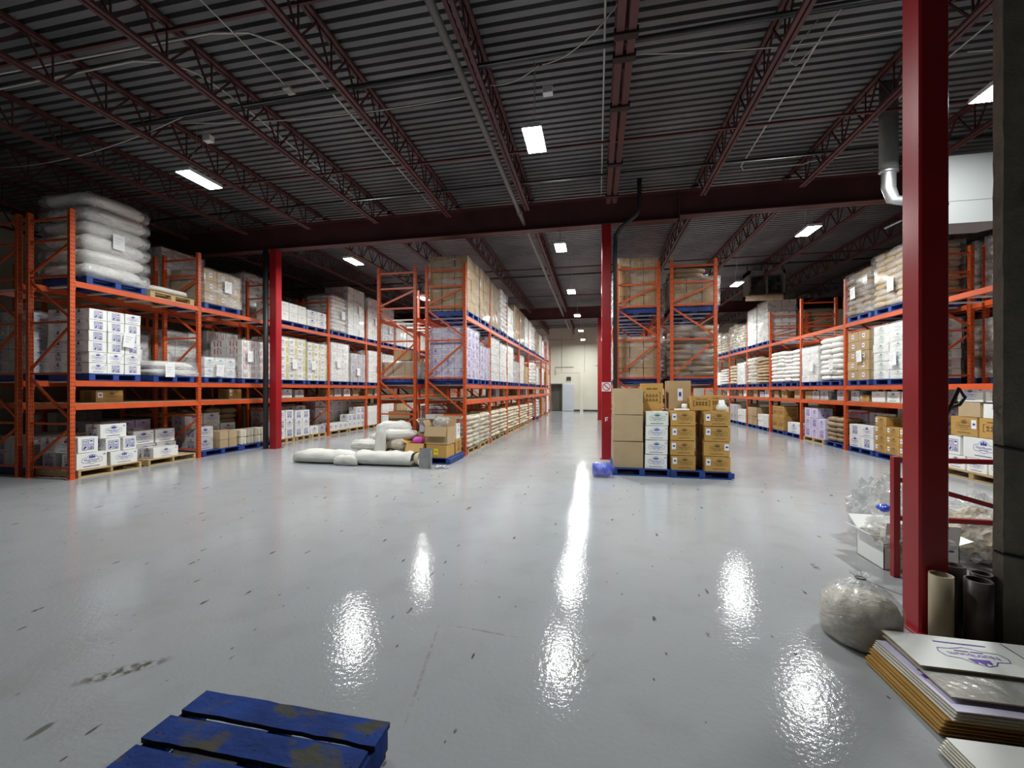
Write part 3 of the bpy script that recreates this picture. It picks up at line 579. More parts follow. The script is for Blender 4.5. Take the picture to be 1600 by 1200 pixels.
def carton(style, w, d, h, var=0):
    key = (style, round(w, 2), round(d, 2), round(h, 2), var)
    if key in CART: return CART[key]
    card, ink, fr, sd, _ = STY[style]; q = MB(); g = 0.0075
    q.box(-w / 2 + g, -d / 2 + g, 0.001, w / 2 - g, d / 2 - g, h - 0.004, 0, None, min(0.006, h * 0.02))
    q.v = [(max(-w / 2 + g - 0.001, min(w / 2 - g + 0.001, a)), max(-d / 2 + g - 0.001, min(d / 2 - g + 0.001, b)), max(0.0005, min(h - 0.003, c_))) for a, b, c_ in q.v]
    F = lambda a, b, k=1: (a, -d / 2 + 0.0055 - 0.0013 * k, h / 2 + b); B = lambda a, b, k=1: (-a, d / 2 - 0.0055 + 0.0013 * k, h / 2 + b)
    L = lambda a, b, k=1: (-w / 2 + 0.0055 - 0.0013 * k, -a, h / 2 + b); Rr = lambda a, b, k=1: (w / 2 - 0.0055 + 0.0013 * k, a, h / 2 + b)
    for P, W, H, wh in ((F, w, h, fr), (B, w, h, fr), (L, d, h, sd), (Rr, d, h, sd)):
        if wh: face_print(q, P, W, H, wh, var * 7 + int(w * 100))
    T = lambda a, b, k=1: (a, b, h - 0.002)
    quad2(q, T, -w / 2 + 0.009, -0.025, w / 2 - 0.009, 0.025, 2)
    for P, W in ((L, d), (Rr, d)): quad2(q, lambda a, b: P(a, b, 0.6), -0.025, h * 0.5 - min(0.08, h * 0.3), 0.025, h * 0.5 - 0.004, 2)
    CART[key] = q.mesh('carton', [card, ink, 'tape_tan', 'strap_yellow' if 'strap' in (fr, sd) else 'sticker_yellow' if fr == 'sticker' else 'paper', 'ink_blue']); return CART[key]
SACK = []
def sack_mesh(seed, n=22, m=12, e2=0.38, lump=0.05):
    q = MB(); sp_ = lambda c_, e: math.copysign(abs(c_) ** e, c_)
    vs = []
    for i in range(m + 1):
        a = -PI / 2 + PI * i / m
        for k in range(n):
            b = 2 * PI * k / n
            r_ = sp_(math.cos(a), 0.55); x = r_ * sp_(math.cos(b), e2) * 0.5; y = r_ * sp_(math.sin(b), e2) * 0.5; z = 0.5 * sp_(math.sin(a), 0.75)
            nz = mnoise.noise(Vector((x * 4 + seed * 9.1, y * 4, z * 2.5))) ; n2 = mnoise.noise(Vector((x * 9 + seed * 3.3, y * 9, z * 5 + 4)))
            edge = abs(x) * 2
            z = z * (1.02 - 0.35 * edge ** 4) + 0.10 * nz + lump * n2 - 0.05 * edge ** 2
            vs.append((x * (1 + 0.05 * nz), y * (1 + 0.07 * n2), z + 0.5))
    z0 = min(p[2] for p in vs); vs = [(a, b, c_ - z0) for a, b, c_ in vs]
    fs = [(i * n + k, i * n + (k + 1) % n, (i + 1) * n + (k + 1) % n, (i + 1) * n + k) for i in range(m) for k in range(n)]
    q.add(vs, fs); return q
SK = {}
def sack(m, var):
    if (m, var) not in SK: SK[(m, var)] = sack_mesh(var + 1, *((30, 18, 0.42, 0.16) if 'cloth' in m else ())).mesh('sack', m, True)
    return SK[(m, var)]
FILM = {}
def wrap_mesh(w, d, h, amp, m, seed, top=True, lobes=0, bulge=0.0, dome=0.0):
    q = MB(); nx, nz = 9, max(5, int(h / 0.14), lobes * 6); g = 0.014
    per = []
    W, D = w / 2 + g, d / 2 + g
    for i in range(nx): per.append((-W + 2 * W * i / nx, -D))
    for i in range(nx): per.append((W, -D + 2 * D * i / nx))
    for i in range(nx): per.append((W - 2 * W * i / nx, D))
    for i in range(nx): per.append((-W, D - 2 * D * i / nx))
    N = len(per); vs = []
    for j in range(nz + 1):
        z = 0.002 + (h + 0.02) * j / nz
        for x, y in per:
            k = 1 + (bulge * (abs(math.sin(PI * lobes * j / nz)) ** 0.6 - 1) if lobes else 0) - (dome * max(0, j / nz - 0.8) ** 2 * 6) + amp * (abs(mnoise.noise(Vector((x * 2.2 + seed, y * 2.2, z * 6)))))
            vs.append((x * k, y * k, z))
    fs = [(j * N + i, j * N + (i + 1) % N, (j + 1) * N + (i + 1) % N, (j + 1) * N + i) for j in range(nz) for i in range(N)]
    if top:
        o = len(vs); vs += [(x * (0.72 - dome), y * (0.72 - dome), h + dome * 0.35 + 0.03 + 0.01 * mnoise.noise(Vector((x * 5, y * 5, seed)))) for x, y in per]
        fs += [(nz * N + i, nz * N + (i + 1) % N, o + (i + 1) % N, o + i) for i in range(N)]
    q.add(vs, fs); return q.mesh('stretch_wrap', m, True)
PAL = {}
def pallet_simple(m, w, d):
    k = (m, round(w, 2), round(d, 2))
    if k not in PAL:
        q = MB(); n = 6; bw = d / (n + (n - 1) * 0.35)
        for i in range(n): y = -d / 2 + i * bw * 1.35; q.box(-w / 2, y, 0.118, w / 2, y + bw, 0.139, 0)
        for i in (0, 2, 4): y = -d / 2 + i * (d - bw) / 4; q.box(-w / 2, y, 0.0, w / 2, y + bw, 0.02)
        for x in (-w / 2, -0.05, w / 2 - 0.1): q.box(x, -d / 2 + 0.005, 0.02, x + 0.1, d / 2 - 0.005, 0.118)
        PAL[k] = q.mesh('pallet', m)
    return PAL[k]
def pallet(x, y, z, rz, m, label, w=1.05, d=1.1, detail=False, group='wooden pallets'):
    if 1.0 < z and round(z, 2) == z: z += 0.003
    if not detail:
        return tag(put('pallet', pallet_simple(m, w, d), None, (x, y, z), (0, 0, rz)), label, 'pallet', group)
    r = empty('pallet', (x, y, z), rz); tag(r, label, 'pallet', group)
    n = 7; bw = d / (n + (n - 1) * 0.3)
    for i in range(n):
        yy = -d / 2 + i * bw * 1.3; q = MB(); q.bev(-w / 2, yy, 0.119, w / 2, yy + bw, 0.14, 0.003); put('deck_board', q.mesh('deck_board', m), r)
    for xx in (-w / 2, -0.022, w / 2 - 0.045):
        q = MB(); q.bev(xx, -d / 2, 0.02, xx + 0.1 if m == 'blue_paint' else xx + 0.045, d / 2, 0.119, 0.003); put('stringer', q.mesh('stringer', m), r)
    for i in (0, 3, 6):
        yy = -d / 2 + i * (d - bw) / 6; q = MB(); q.box(-w / 2, yy, 0, w / 2, yy + bw, 0.02); put('bottom_board', q.mesh('bottom_board', m), r)
    return r

LVN = {-1: 'floor level', 0: 'lowest shelf', 1: 'second level', 2: 'top level'}
WORDS = {'sack_white': 'white sacks', 'sack_cream': 'cream sacks', 'sack_tan': 'tan sacks', 'sack_kraft': 'brown paper sacks'}
def frame_of(k, y0, w, d, inset):
    rz = PI / 2 if k.sgn > 0 else -PI / 2
    return k.xf - k.sgn * (d / 2 + inset), y0 + w / 2, rz
def clamp_bay(k, lvl, y0, w, m):
    for a, b in zip(k.ys, k.ys[1:]):
        if a <= y0 + w / 2 <= b:
            e = k.end.get((lvl, a), 0.0) + 0.08; lo, hi = max(a + m, e), b - m
            w = min(w, b - a - 2 * m); y0 = max(y0, lo)
            if y0 + w > hi: y0 = max(lo, hi - w); w = min(w, hi - y0)
            k.end[(lvl, a)] = y0 + w
    return y0, w
def load(key, lvl, y0, w, style, nx, ny, nz, h, wrapm='stretch_film', pal='blue_paint', d=1.02, inset=-0.03, papers=1, both=False, extra='', amp=0.05, tilt=0.0, bulge=0.0):
    """A wrapped pallet load: its cartons or sacks and its film move as one."""
    k = RK[key]; x, y, rz = frame_of(k, y0, w, d, inset); z = 0.0 if lvl < 0 else k.lv[lvl] + 0.003
    i = k.count.get(lvl, 0); k.count[lvl] = i + 1
    place = '%s from near end, %s %s' % (ORD[i], k.phrase, LVN[lvl]); y0, w = clamp_bay(k, lvl, y0 + 0.03, w - 0.055, 0.12 if isinstance(style, str) and style in WORDS else 0.085); x, y, rz = frame_of(k, y0, w, d, inset)
    if pal:
        pallet(x, y, z, rz, pal, '%s pallet, %s' % ('blue wooden' if 'blue' in pal else 'bare wood', place), w=w - 0.02, d=d); z += 0.141
    s0 = style if isinstance(style, str) else style[0]; issack = s0 in WORDS; what = WORDS[s0] if issack else STY[s0][4] + ' cartons'
    r = empty('pallet_load', (x, y, z), rz); tag(r, '%s%s, %s' % (what, extra or (' in film' if wrapm else ''), place), 'pallet load', 'pallet loads on the racks')
    if tilt: r.rotation_euler = (0, tilt, rz)
    near = 0 if k.sgn > 0 else nx - 1
    cw, cd, ch = w / nx, d / ny, h / nz
    for iz in range(nz):
        for ix in range(nx):
            for iy in range(ny):
                if not (iy == 0 or ix == near or iz == nz - 1 or (both and ix in (0, nx - 1))): continue
                px, py = -w / 2 + (ix + 0.5) * cw, -d / 2 + (iy + 0.5) * cd
                if issack:
                    v = R.randrange(4)
                    s = put('sack', sack(style, v), r, (px + R.uniform(-0.02, 0.02), py + R.uniform(-0.025, 0.025), iz * ch + 0.002), (0, 0, R.choice((0, PI)) + R.uniform(-0.04, 0.04)), (cw * 1.06, cd * 1.07, ch * R.uniform(1.12, 1.3)))
                else:
                    st = style if not isinstance(style, (list, tuple)) else R.choice(style)
                    put('carton', carton(st, cw, cd, ch, R.randrange(2)), r, (px + R.uniform(-0.004, 0.004), py + R.uniform(-0.008, 0.008), iz * ch), (0, 0, R.choice((0, PI)) + R.uniform(-0.008, 0.008)))
    if wrapm: put('stretch_wrap', wrap_mesh(w + (0.04 if issack else 0), d + (0.05 if issack else 0), h, amp, wrapm, R.uniform(0, 50), True, nz if issack and bulge else 0, bulge, bulge * 2.0), r)
    for p in range(papers):
        q = MB(); q.box(-0.105, -0.0015, -0.148, 0.105, 0.0015, 0.148)
        for t in range(3): q.box(-0.07, -0.0025, 0.06 - t * 0.05, 0.06 - 0.03 * t, -0.0016, 0.075 - t * 0.05, 1)
        put('paper_notice', q.mesh('paper_notice', ['paper', 'grey_card']), r, (R.uniform(-0.3, 0.3) * w, -d / 2 - 0.06 - (0.04 if issack else 0), h * R.uniform(0.35, 0.6)), (0, R.uniform(-0.1, 0.1), 0))
    return r
def box_on(key, y, w, z, h, d, style, place, inset=0.03, rot=0.0, var=0, tilt=0.0, group='cartons on the racks'):
    """A loose carton: y, w along the rack, standing at height z."""
    k = RK[key]; x, yc, rz = frame_of(k, y, w, d, inset)
    o = put('carton', carton(style, w, d, h, var), None, (x, yc, z), (tilt, 0, rz + rot))
    return tag(o, '%s carton %s' % (STY[style][4], place), 'carton', group)
def grid(key, y0, cw, cd, ch, cols, style, where, z0=0.141, inset=0.03, depth=1, group=None, order=1):
    """A loose stack of cartons: cols gives each column's height in cartons, from the picture's left."""
    k = RK[key]; n = len(cols); rows = ['bottom', 'second', 'third', 'fourth', 'fifth', 'sixth']
    for c_, hh in enumerate(cols):
        yy = y0 + (c_ if k.sgn > 0 else n - 1 - c_) * cw
        for j in range(hh):
            st = style if isinstance(style, str) else style[(c_ * 3 + j) % len(style)]
            for dd in range(depth):
                if dd and j < hh - 1 and not (c_ == (0 if k.sgn > 0 else n - 1)): continue
                box_on(key, yy + 0.003, cw - 0.006, z0 + j * ch, ch, cd, st, '%s from left, %s row%s, %s' % (ORD[c_], rows[j], ' behind' if dd else '', where), inset + dd * (cd + 0.01), R.uniform(-0.012, 0.012), R.randrange(2), group=group or 'cartons stacked ' + where)
def loose_sack(x, y, z, rz, size, m, label, var=0, rot=(0, 0), group=None):
    return tag(put('sack', sack(m, var), None, (x, y, z), (rot[0], rot[1], rz), size), label, 'sack', group)
def sack_grid(key, y0, cw, cd, ch, cols, m, where, z0=0.141, inset=0.0):
    k = RK[key]; n = len(cols)
    for c_, hh in enumerate(cols):
        yy = y0 + (c_ if k.sgn > 0 else n - 1 - c_) * cw
        for j in range(hh):
            x, yc, rz = frame_of(k, yy, cw, cd, inset)
            loose_sack(x + R.uniform(-0.03, 0.03), yc, z0 + j * ch * 0.97, rz + R.uniform(-0.05, 0.05), (cw * 1.03, cd, ch * 1.12), m, '%s, %s from left, %s layer up, %s' % (WORDS[m][:-1], ORD[c_], ORD[j], where), R.randrange(4), group='sacks stacked ' + where)

# ------------------------------------------------------------------ what stands on the racks
# left rack, top level
load('LA', 2, 6.08, 1.14, 'sack_white', 1, 1, 6, 1.60, 'heavy_film', d=1.1, papers=1, amp=0.04, extra=' in film', tilt=0.0, bulge=0.085)
pallet(*frame_of(RK['LA'], 7.28, 1.02, 1.02, 0.0)[:2], 3.66, PI / 2, 'raw_wood', 'bare wood pallet carrying one flat white bag on the top level of the left rack', 1.0, 1.02)
loose_sack(-9.95, 7.8, 3.80, 0.1, (0.95, 0.95, 0.20), 'sack_white', 'flat white bag lying on a bare wood pallet, top level of the left rack', 1)
load('LA', 2, 8.5, 1.12, 'kraft_label', 3, 2, 3, 0.84, 'heavy_film')
grid('LA', 11.05, 0.4, 0.42, 0.29, (2, 2, 2), 'white_plain', 'third pallet of left rack top', 3.806, 0.0, 2)
pallet(-9.97, 11.65, 3.66, PI / 2, 'blue_paint', 'blue pallet under loose white cartons, left rack top level behind the red column', 1.2, 1.0)
grid('LA', 12.3, 0.5, 0.42, 0.27, (2, 2), 'white_blue', 'fourth pallet of left rack top', 3.806, 0.0, 2)
pallet(-9.97, 12.8, 3.66, PI / 2, 'blue_paint', 'blue wooden pallet under the last loose white cartons, top level of the left rack', 1.0, 1.0)
load('LA', 2, 13.5, 0.98, 'sack_white', 1, 2, 9, 1.32, 'heavy_film')
load('LA', 2, 14.55, 1.22, 'white_plain', 3, 2, 7, 1.86)
load('LA', 2, 16.0, 1.18, 'white_plain', 3, 2, 6, 1.75)
load('LA', 2, 17.25, 1.1, 'white_blue', 3, 2, 6, 1.6)
for y, h in ((18.55, 1.25), (19.8, 1.3), (21.1, 1.2), (22.35, 1.35), (23.7, 1.2), (25.0, 1.25)): load('LA', 2, y, 1.15, 'white_plain', 3, 1, 4, h, papers=0)
# left rack, second level
load('LA', 1, 6.12, 0.98, ['white_blue', 'white_sym', 'white_sym'], 3, 2, 6, 1.24, None, extra=' with a paper sheet')
load('LA', 1, 7.3, 1.0, 'sack_white', 1, 2, 2, 0.3, 'heavy_film', amp=0.08, extra=' lying low')
load('LA', 1, 8.5, 0.95, 'white_sky', 3, 2, 2, 0.5, 'heavy_film', amp=0.05)
load('LA', 1, 9.6, 1.1, 'white_red', 4, 2, 5, 1.05)
load('LA', 1, 11.0, 1.2, 'white_yellow', 3, 2, 5, 1.32)
load('LA', 1, 12.25, 1.05, 'white_yellow', 3, 2, 5, 1.28)
load('LA', 1, 13.5, 1.15, 'white_plain', 3, 2, 6, 1.42, 'heavy_film')
load('LA', 1, 14.75, 1.08, 'grey_plain', 3, 2, 5, 1.12)
load('LA', 1, 16.05, 1.15, 'white_plain', 3, 2, 6, 1.35)
for y, h, s in ((17.3, 1.3, 'white_blue'), (18.6, 1.2, 'white_plain'), (19.9, 1.25, 'white_plain'), (21.1, 1.1, 'kraft'), (22.4, 1.2, 'white_plain'), (23.7, 1.1, 'white_blue'), (25.0, 1.2, 'kraft')): load('LA', 1, y, 1.12, s, 3, 1, 5, h, papers=0)
# left rack, lowest shelf and floor
box_on('LA', 6.45, 0.5, 1.402, 0.24, 0.42, 'brown_label', 'alone on the lowest shelf of the left rack, nearest bay', 0.25)
box_on('LA', 9.45, 0.42, 1.402, 0.27, 0.36, 'brown_label', 'alone on the lowest shelf of the left rack, second bay', 0.2)
for i, (y, s, h) in enumerate(((11.0, 'grey_plain', 0.26), (11.35, 'white_sky', 0.27), (11.9, 'grey_plain', 0.25), (13.5, 'kraft', 0.26), (14.0, 'grey_plain', 0.3), (14.6, 'white_blue', 0.28), (15.2, 'kraft', 0.25), (16.3, 'kraft', 0.3), (16.9, 'grey_plain', 0.3))):
    box_on('LA', y, 0.42, 1.402, h, 0.36, s, '%s along left rack lowest shelf past the red column' % ORD[i], 0.15)
G = 'loose cartons on the left rack floor'
pallet(-9.95, 6.55, 0, PI / 2, 'raw_wood', 'bare wood pallet under jumbled white cartons at the near end of the left rack', 1.1, 1.06, True)
pallet(-9.95, 7.78, 0, PI / 2, 'raw_wood', 'bare wood pallet in the left rack with one low white carton at its front', 1.08, 1.06, True)
for y, w, z, h, d, s, ins, rot, pl in (
    (6.0, 0.52, 0.142, 0.31, 0.36, 'white_blue', 0.05, 0.02, 'at bottom beside the first orange post of the left rack'),
    (6.56, 0.5, 0.142, 0.27, 0.36, 'white_blue', 0.03, -0.03, 'with sagging top under two symbol cartons, left rack near pallet'),
    (6.0, 0.36, 0.454, 0.30, 0.5, 'white_sym', 0.06, 0.10, 'tilted on the near bottom carton beside the first orange post'),
    (6.50, 0.265, 0.414, 0.27, 0.45, 'white_sym', 0.06, -0.02, 'under the top logo carton, left of a pair, near left rack pallet'),
    (6.79, 0.265, 0.414, 0.27, 0.45, 'white_sym', 0.06, 0.04, 'under the top logo carton, right of a pair, near left rack pallet'),
    (6.42, 0.5, 0.686, 0.28, 0.36, 'white_blue', 0.12, 0.05, 'topmost on the near pallet of the left rack'),
    (6.0, 0.5, 0.142, 0.3, 0.34, 'grey_plain', 0.55, 0.0, 'at the back of the near pallet, bottom row, left rack'),
    (6.52, 0.5, 0.142, 0.3, 0.34, 'grey_plain', 0.55, 0.0, 'at the back of the near pallet behind the sagging carton'),
    (6.0, 0.5, 0.444, 0.3, 0.34, 'white_sym', 0.60, 0.06, 'second row at the back of the near pallet, left rack'),
    (6.54, 0.5, 0.444, 0.3, 0.34, 'white_blue', 0.60, -0.04, 'second row at the back behind the pair of symbol cartons'),
    (7.38, 0.58, 0.142, 0.23, 0.34, 'white_blue', 0.06, 0.03, 'low and wide, alone at the front of the second wood pallet'),
    (7.30, 0.46, 0.142, 0.29, 0.34, 'grey_plain', 0.46, 0.0, 'bottom row behind the low wide carton, left'),
    (7.78, 0.46, 0.142, 0.29, 0.34, 'grey_plain', 0.46, 0.0, 'bottom row behind the low wide carton, right'),
    (7.30, 0.46, 0.434, 0.30, 0.34, 'white_blue', 0.50, 0.04, 'second row behind the low wide carton, left'),
    (7.78, 0.46, 0.434, 0.30, 0.34, 'white_blue', 0.50, 0.0, 'second row behind the low wide carton, right')):
    box_on('LA', y, w, z, h, d, s, pl, ins, rot, group=G)
pallet(-9.95, 9.05, 0, PI / 2, 'blue_paint', 'blue wooden pallet on the floor of the left rack, second bay, under tan cartons', 1.1, 1.06, True)
pallet(-9.95, 10.2, 0, PI / 2, 'blue_paint', 'blue wooden pallet behind the left red column carrying strapped bundles', 1.1, 1.06, True)
grid('LA', 9.0, 0.27, 0.4, 0.22, (2, 2), 'tan', 'tan block on left rack blue pallet', 0.142, 0.02)
grid('LA', 8.5, 0.46, 0.38, 0.29, (2,), 'grey_plain', 'beside the left rack tan block', 0.142, 0.16)
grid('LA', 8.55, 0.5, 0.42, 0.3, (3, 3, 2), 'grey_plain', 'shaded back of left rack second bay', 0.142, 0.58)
for i in range(4):
    b = MB(); b.bev(-0.112, -0.19, 0, 0.112, 0.19, 0.2, 0.02)
    for u in (-0.06, 0.06): b.box(u - 0.008, -0.195, 0.0, u + 0.008, 0.195, 0.203, 1)
    for j in (0, 1):
        tag(put('strapped_bundle', b.mesh('strapped_bundle', ['sack_cream', 'paper']), None, (-9.68, 9.78 + i * 0.245, 0.142 + j * 0.21), (0, 0, PI / 2 + R.uniform(-0.02, 0.02))), 'tan strapped bundle, %s from left in the %s row beside the left red column' % (ORD[i], ('lower', 'upper')[j]), 'bundle', 'strapped bundles')
WP = lambda y, w, s: pallet(-9.95, y + w / 2, 0, PI / 2, 'raw_wood', s, w, 1.06)
WP(10.98, 0.72, 'narrow wood pallet under tall white cartons just past the left red column'); WP(11.75, 0.72, 'wood pallet under the second tall white carton column of the left rack'); WP(12.5, 0.8, 'wood pallet under low white cartons before the third orange post')
grid('LA', 10.98, 0.35, 0.36, 0.29, (3, 3), ['white_blue', 'white_sym'], 'just past left red column', 0.142, 0.03)
grid('LA', 11.75, 0.35, 0.36, 0.28, (3, 3), ['white_sym', 'white_blue', 'white_sym'], 'second stack past left red column', 0.142, 0.03)
grid('LA', 12.5, 0.4, 0.36, 0.26, (1, 1), ['white_blue', 'grey_plain'], 'low by left rack third post', 0.142, 0.03)
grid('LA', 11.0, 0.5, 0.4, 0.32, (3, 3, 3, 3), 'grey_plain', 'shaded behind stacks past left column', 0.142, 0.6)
WP(13.47, 1.15, 'wood pallet under a stepped white carton stack, fourth bay of the left rack'); WP(14.7, 1.1, 'wood pallet under the taller end of the stepped white cartons, left rack')
grid('LA', 13.46, 0.3, 0.36, 0.27, (1, 1, 1, 1, 2, 2, 3, 3), ['white_blue', 'white_sym', 'white_sym'], 'stepped stack, left rack fourth bay', 0.142, 0.03)
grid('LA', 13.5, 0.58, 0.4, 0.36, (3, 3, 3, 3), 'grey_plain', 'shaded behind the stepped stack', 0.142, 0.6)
for y in (16.0, 17.3, 18.6, 19.9, 21.2, 22.5): load('LA', -1, y, 1.1, R.choice(('grey_plain', 'white_plain', 'kraft')), 3, 1, 3, R.uniform(0.8, 1.0), None, 'raw_wood', papers=0)
# back-to-back left rack, seen through the first
load('LB', 2, 8.5, 1.2, 'white_plain', 4, 2, 4, 1.45, 'heavy_film')
load('LB', 2, 11.0, 1.25, 'sack_white', 2, 2, 7, 1.5, 'heavy_film', amp=0.09)
load('LB', 2, 13.7, 1.3, 'brown_yellow', 4, 2, 3, 1.15, None)
load('LB', 2, 16.0, 1.2, 'kraft', 3, 1, 4, 1.0)
load('LB', 1, 5.98, 1.1, 'grey_plain', 3, 2, 5, 1.2); load('LB', 1, 7.15, 1.1, 'grey_plain', 3, 2, 4, 1.0)
load('LB', 1, 8.5, 1.1, 'white_plain', 3, 2, 5, 1.2, 'heavy_film'); load('LB', 1, 9.75, 1.1, 'white_red', 5, 2, 5, 1.35)
load('LB', 1, 11.0, 1.1, 'white_red', 4, 1, 5, 1.3); load('LB', 1, 12.3, 1.1, 'white_yellow', 3, 1, 5, 1.3); load('LB', 1, 13.6, 1.1, 'white_plain', 3, 1, 5, 1.3); load('LB', 1, 14.9, 1.1, 'white_plain', 3, 1, 5, 1.3)
load('LB', -1, 6.0, 1.1, 'grey_plain', 3, 2, 2, 0.6, None); load('LB', -1, 7.2, 1.1, 'purple_logo', 3, 2, 3, 0.8, None)
load('LB', -1, 8.5, 1.1, 'sack_tan', 2, 2, 6, 0.9, None); load('LB', -1, 9.75, 1.1, 'sack_tan', 2, 2, 6, 0.95, None); load('LB', -1, 11.0, 1.1, 'kraft', 3, 1, 3, 1.0, None); load('LB', -1, 12.3, 1.1, 'grey_plain', 3, 1, 3, 1.0, None); load('LB', -1, 13.6, 1.1, 'grey_plain', 3, 1, 3, 1.0, None)
load('LC', 1, 8.3, 1.1, 'white_plain', 3, 1, 4, 1.0); load('LC', 1, 9.5, 1.1, 'kraft', 3, 1, 3, 0.8); load('LC', -1, 8.4, 1.1, 'white_plain', 3, 1, 3, 0.9, None, 'raw_wood'); load('LC', -1, 10.9, 1.1, 'white_blue', 3, 1, 3, 0.9, None, 'raw_wood')

# middle rack
for y, w, s, nz, h, fm in ((10.06, 1.16, 'brown_strap', 5, 1.40, 'stretch_film'), (11.28, 1.14, 'kraft', 5, 1.42, 'stretch_film'), (12.56, 1.14, 'kraft', 5, 1.36, 'heavy_film'), (13.8, 1.12, 'sack_white', 9, 1.42, 'heavy_film'),
    (15.06, 1.12, 'white_plain', 4, 1.08, 'heavy_film'), (16.3, 1.12, 'kraft', 5, 1.4, 'stretch_film'), (17.55, 1.12, 'kraft', 5, 1.38, 'heavy_film'), (18.8, 1.1, 'white_plain', 5, 1.36, 'heavy_film'), (20.05, 1.1, 'white_plain', 5, 1.36, 'heavy_film'),
    (21.3, 1.1, 'sack_white', 7, 1.28, 'heavy_film'), (22.6, 1.1, 'kraft', 4, 1.2, 'heavy_film'), (23.85, 1.1, 'white_plain', 4, 1.2, 'heavy_film'), (25.1, 1.1, 'white_plain', 4, 1.0, 'heavy_film'), (27.6, 1.2, 'white_red', 5, 1.6, 'heavy_film')):
    load('MA', 2, y, w, s, 2 if s.startswith('sack') else 3, 2 if y > 12 else 3, nz, h, fm, papers=0, amp=0.035)
for y, w, s, nz, h, fm in ((10.06, 1.16, 'white_purple', 5, 1.30, 'heavy_film'), (11.3, 1.12, 'white_purple', 4, 0.96, 'heavy_film'), (12.56, 1.12, 'white_plain', 5, 1.36, 'heavy_film'), (13.8, 1.1, 'white_plain', 5, 1.3, 'heavy_film'), (15.06, 1.1, 'white_plain', 5, 1.34, 'heavy_film'),
    (16.3, 1.1, 'grey_plain', 4, 0.85, 'heavy_film'), (17.55, 1.1, 'white_plain', 5, 1.2, 'heavy_film'), (18.8, 1.1, 'kraft', 3, 0.8, None), (20.05, 1.1, 'sack_white', 6, 1.0, 'heavy_film'), (21.3, 1.1, 'sack_white', 6, 1.1, 'heavy_film'), (22.6, 1.1, 'white_plain', 4, 0.9, 'heavy_film'), (24.9, 1.1, 'white_plain', 4, 1.0, 'heavy_film'), (27.4, 1.1, 'kraft', 4, 0.9, None)):
    load('MA', 1, y, w, s, 2 if s.startswith('sack') else 3, 2 if y > 12 else 3, nz, h, fm, papers=0, amp=0.06)
for y in (10.12, 11.33, 12.6, 13.85, 15.1, 16.35, 17.6, 18.85, 20.1): load('MA', -1, y, 1.12, 'sack_cream', 2, 2, 7, 0.80, 'stretch_film' if y < 12 else None, 'raw_wood', papers=0)
load('MA', -1, 22.6, 1.1, 'sack_white', 2, 1, 6, 0.95, 'heavy_film'); load('MA', -1, 25.1, 1.1, 'kraft', 2, 1, 3, 1.0, None, 'raw_wood', papers=0); load('MA', -1, 27.6, 1.1, 'white_plain', 2, 1, 4, 1.1, None, 'raw_wood', papers=0)
for i, (y, s) in enumerate(((14.2, 'grey_plain'), (15.3, 'kraft'), (18.2, 'kraft'), (20.6, 'white_plain'), (22.9, 'kraft'), (25.3, 'white_plain'), (27.9, 'tan'))): box_on('MA', y, 0.5, 1.402, 0.3, 0.4, s, 'on the lowest shelf of the middle rack, %s along the aisle' % ORD[i], 0.2)
load('MB', 1, 10.1, 1.1, 'kraft_label', 3, 3, 1, 0.45, 'heavy_film', papers=0)
box_on('MB', 10.2, 0.5, 2.425, 0.27, 0.5, 'kraft_label', 'topmost on film-wrapped cartons, first bay of the middle back rack', 0.3)
load('MB', 1, 12.6, 1.1, 'kraft', 3, 2, 3, 0.7, 'heavy_film'); load('MB', 1, 17.6, 1.1, 'white_plain', 3, 1, 4, 0.9)
load('MB', 2, 20.2, 1.1, 'white_plain', 3, 1, 4, 1.1); load('MB', 2, 22.7, 1.1, 'white_plain', 3, 1, 4, 1.1)
box_on('MB', 10.15, 0.7, 0.0, 0.70, 0.6, 'grey_plain', 'standing on the floor under the middle back rack behind the white sacks', 0.2)
box_on('MB', 10.12, 0.5, 0.703, 0.38, 0.62, 'kraft_label', 'topmost behind the white sack heap, lit along its front', 0.18)
load('MB', -1, 12.6, 1.1, 'grey_plain', 3, 1, 3, 1.0, None); load('MB', -1, 15.1, 1.1, 'kraft', 3, 1, 3, 1.0, None); box_on('MB', 13.2, 0.5, 1.40, 0.3, 0.4, 'kraft', 'on the lowest shelf of the middle back rack', 0.2)

# centre-right racks beside the middle red column
load('RA', 2, 10.95, 1.1, 'brown_strap', 3, 3, 4, 1.28, 'stretch_film', papers=0); load('RA', 1, 10.95, 1.1, 'kraft', 3, 3, 4, 1.05, 'stretch_film', papers=0)
for y in (12.2, 13.6, 14.9, 16.2, 18.8): load('RA', 2, y, 1.1, 'sack_white', 2, 1, 7, 1.25, 'heavy_film', papers=0, amp=0.09)
for y in (12.2, 13.6, 16.2): load('RA', 1, y, 1.1, 'white_plain', 3, 1, 4, 1.1, 'heavy_film', papers=0)
load('RA', -1, 11.0, 1.1, 'kraft', 3, 2, 3, 0.9, None, papers=0); load('RA', -1, 12.3, 1.1, 'white_plain', 3, 1, 3, 0.9, None, papers=0)
load('RB', 2, 10.95, 1.1, 'brown_strap', 3, 3, 2, 0.70, 'stretch_film', papers=0, d=1.12, inset=-0.1)
for k_, (dx, dz) in enumerate(((0.0, 0.0), (0.06, 0.13))): loose_sack(2.22 + dx, 11.3, 4.425 + dz, 0.05, (0.85, 0.5, 0.16), 'sack_kraft', '%s of two brown paper sacks on the strapped cartons, top right-aisle rack' % ('lower', 'upper')[k_], k_)
load('RB', 1, 10.95, 1.1, 'sack_kraft', 2, 2, 9, 1.28, 'stretch_film', papers=0, d=1.1, inset=-0.05)
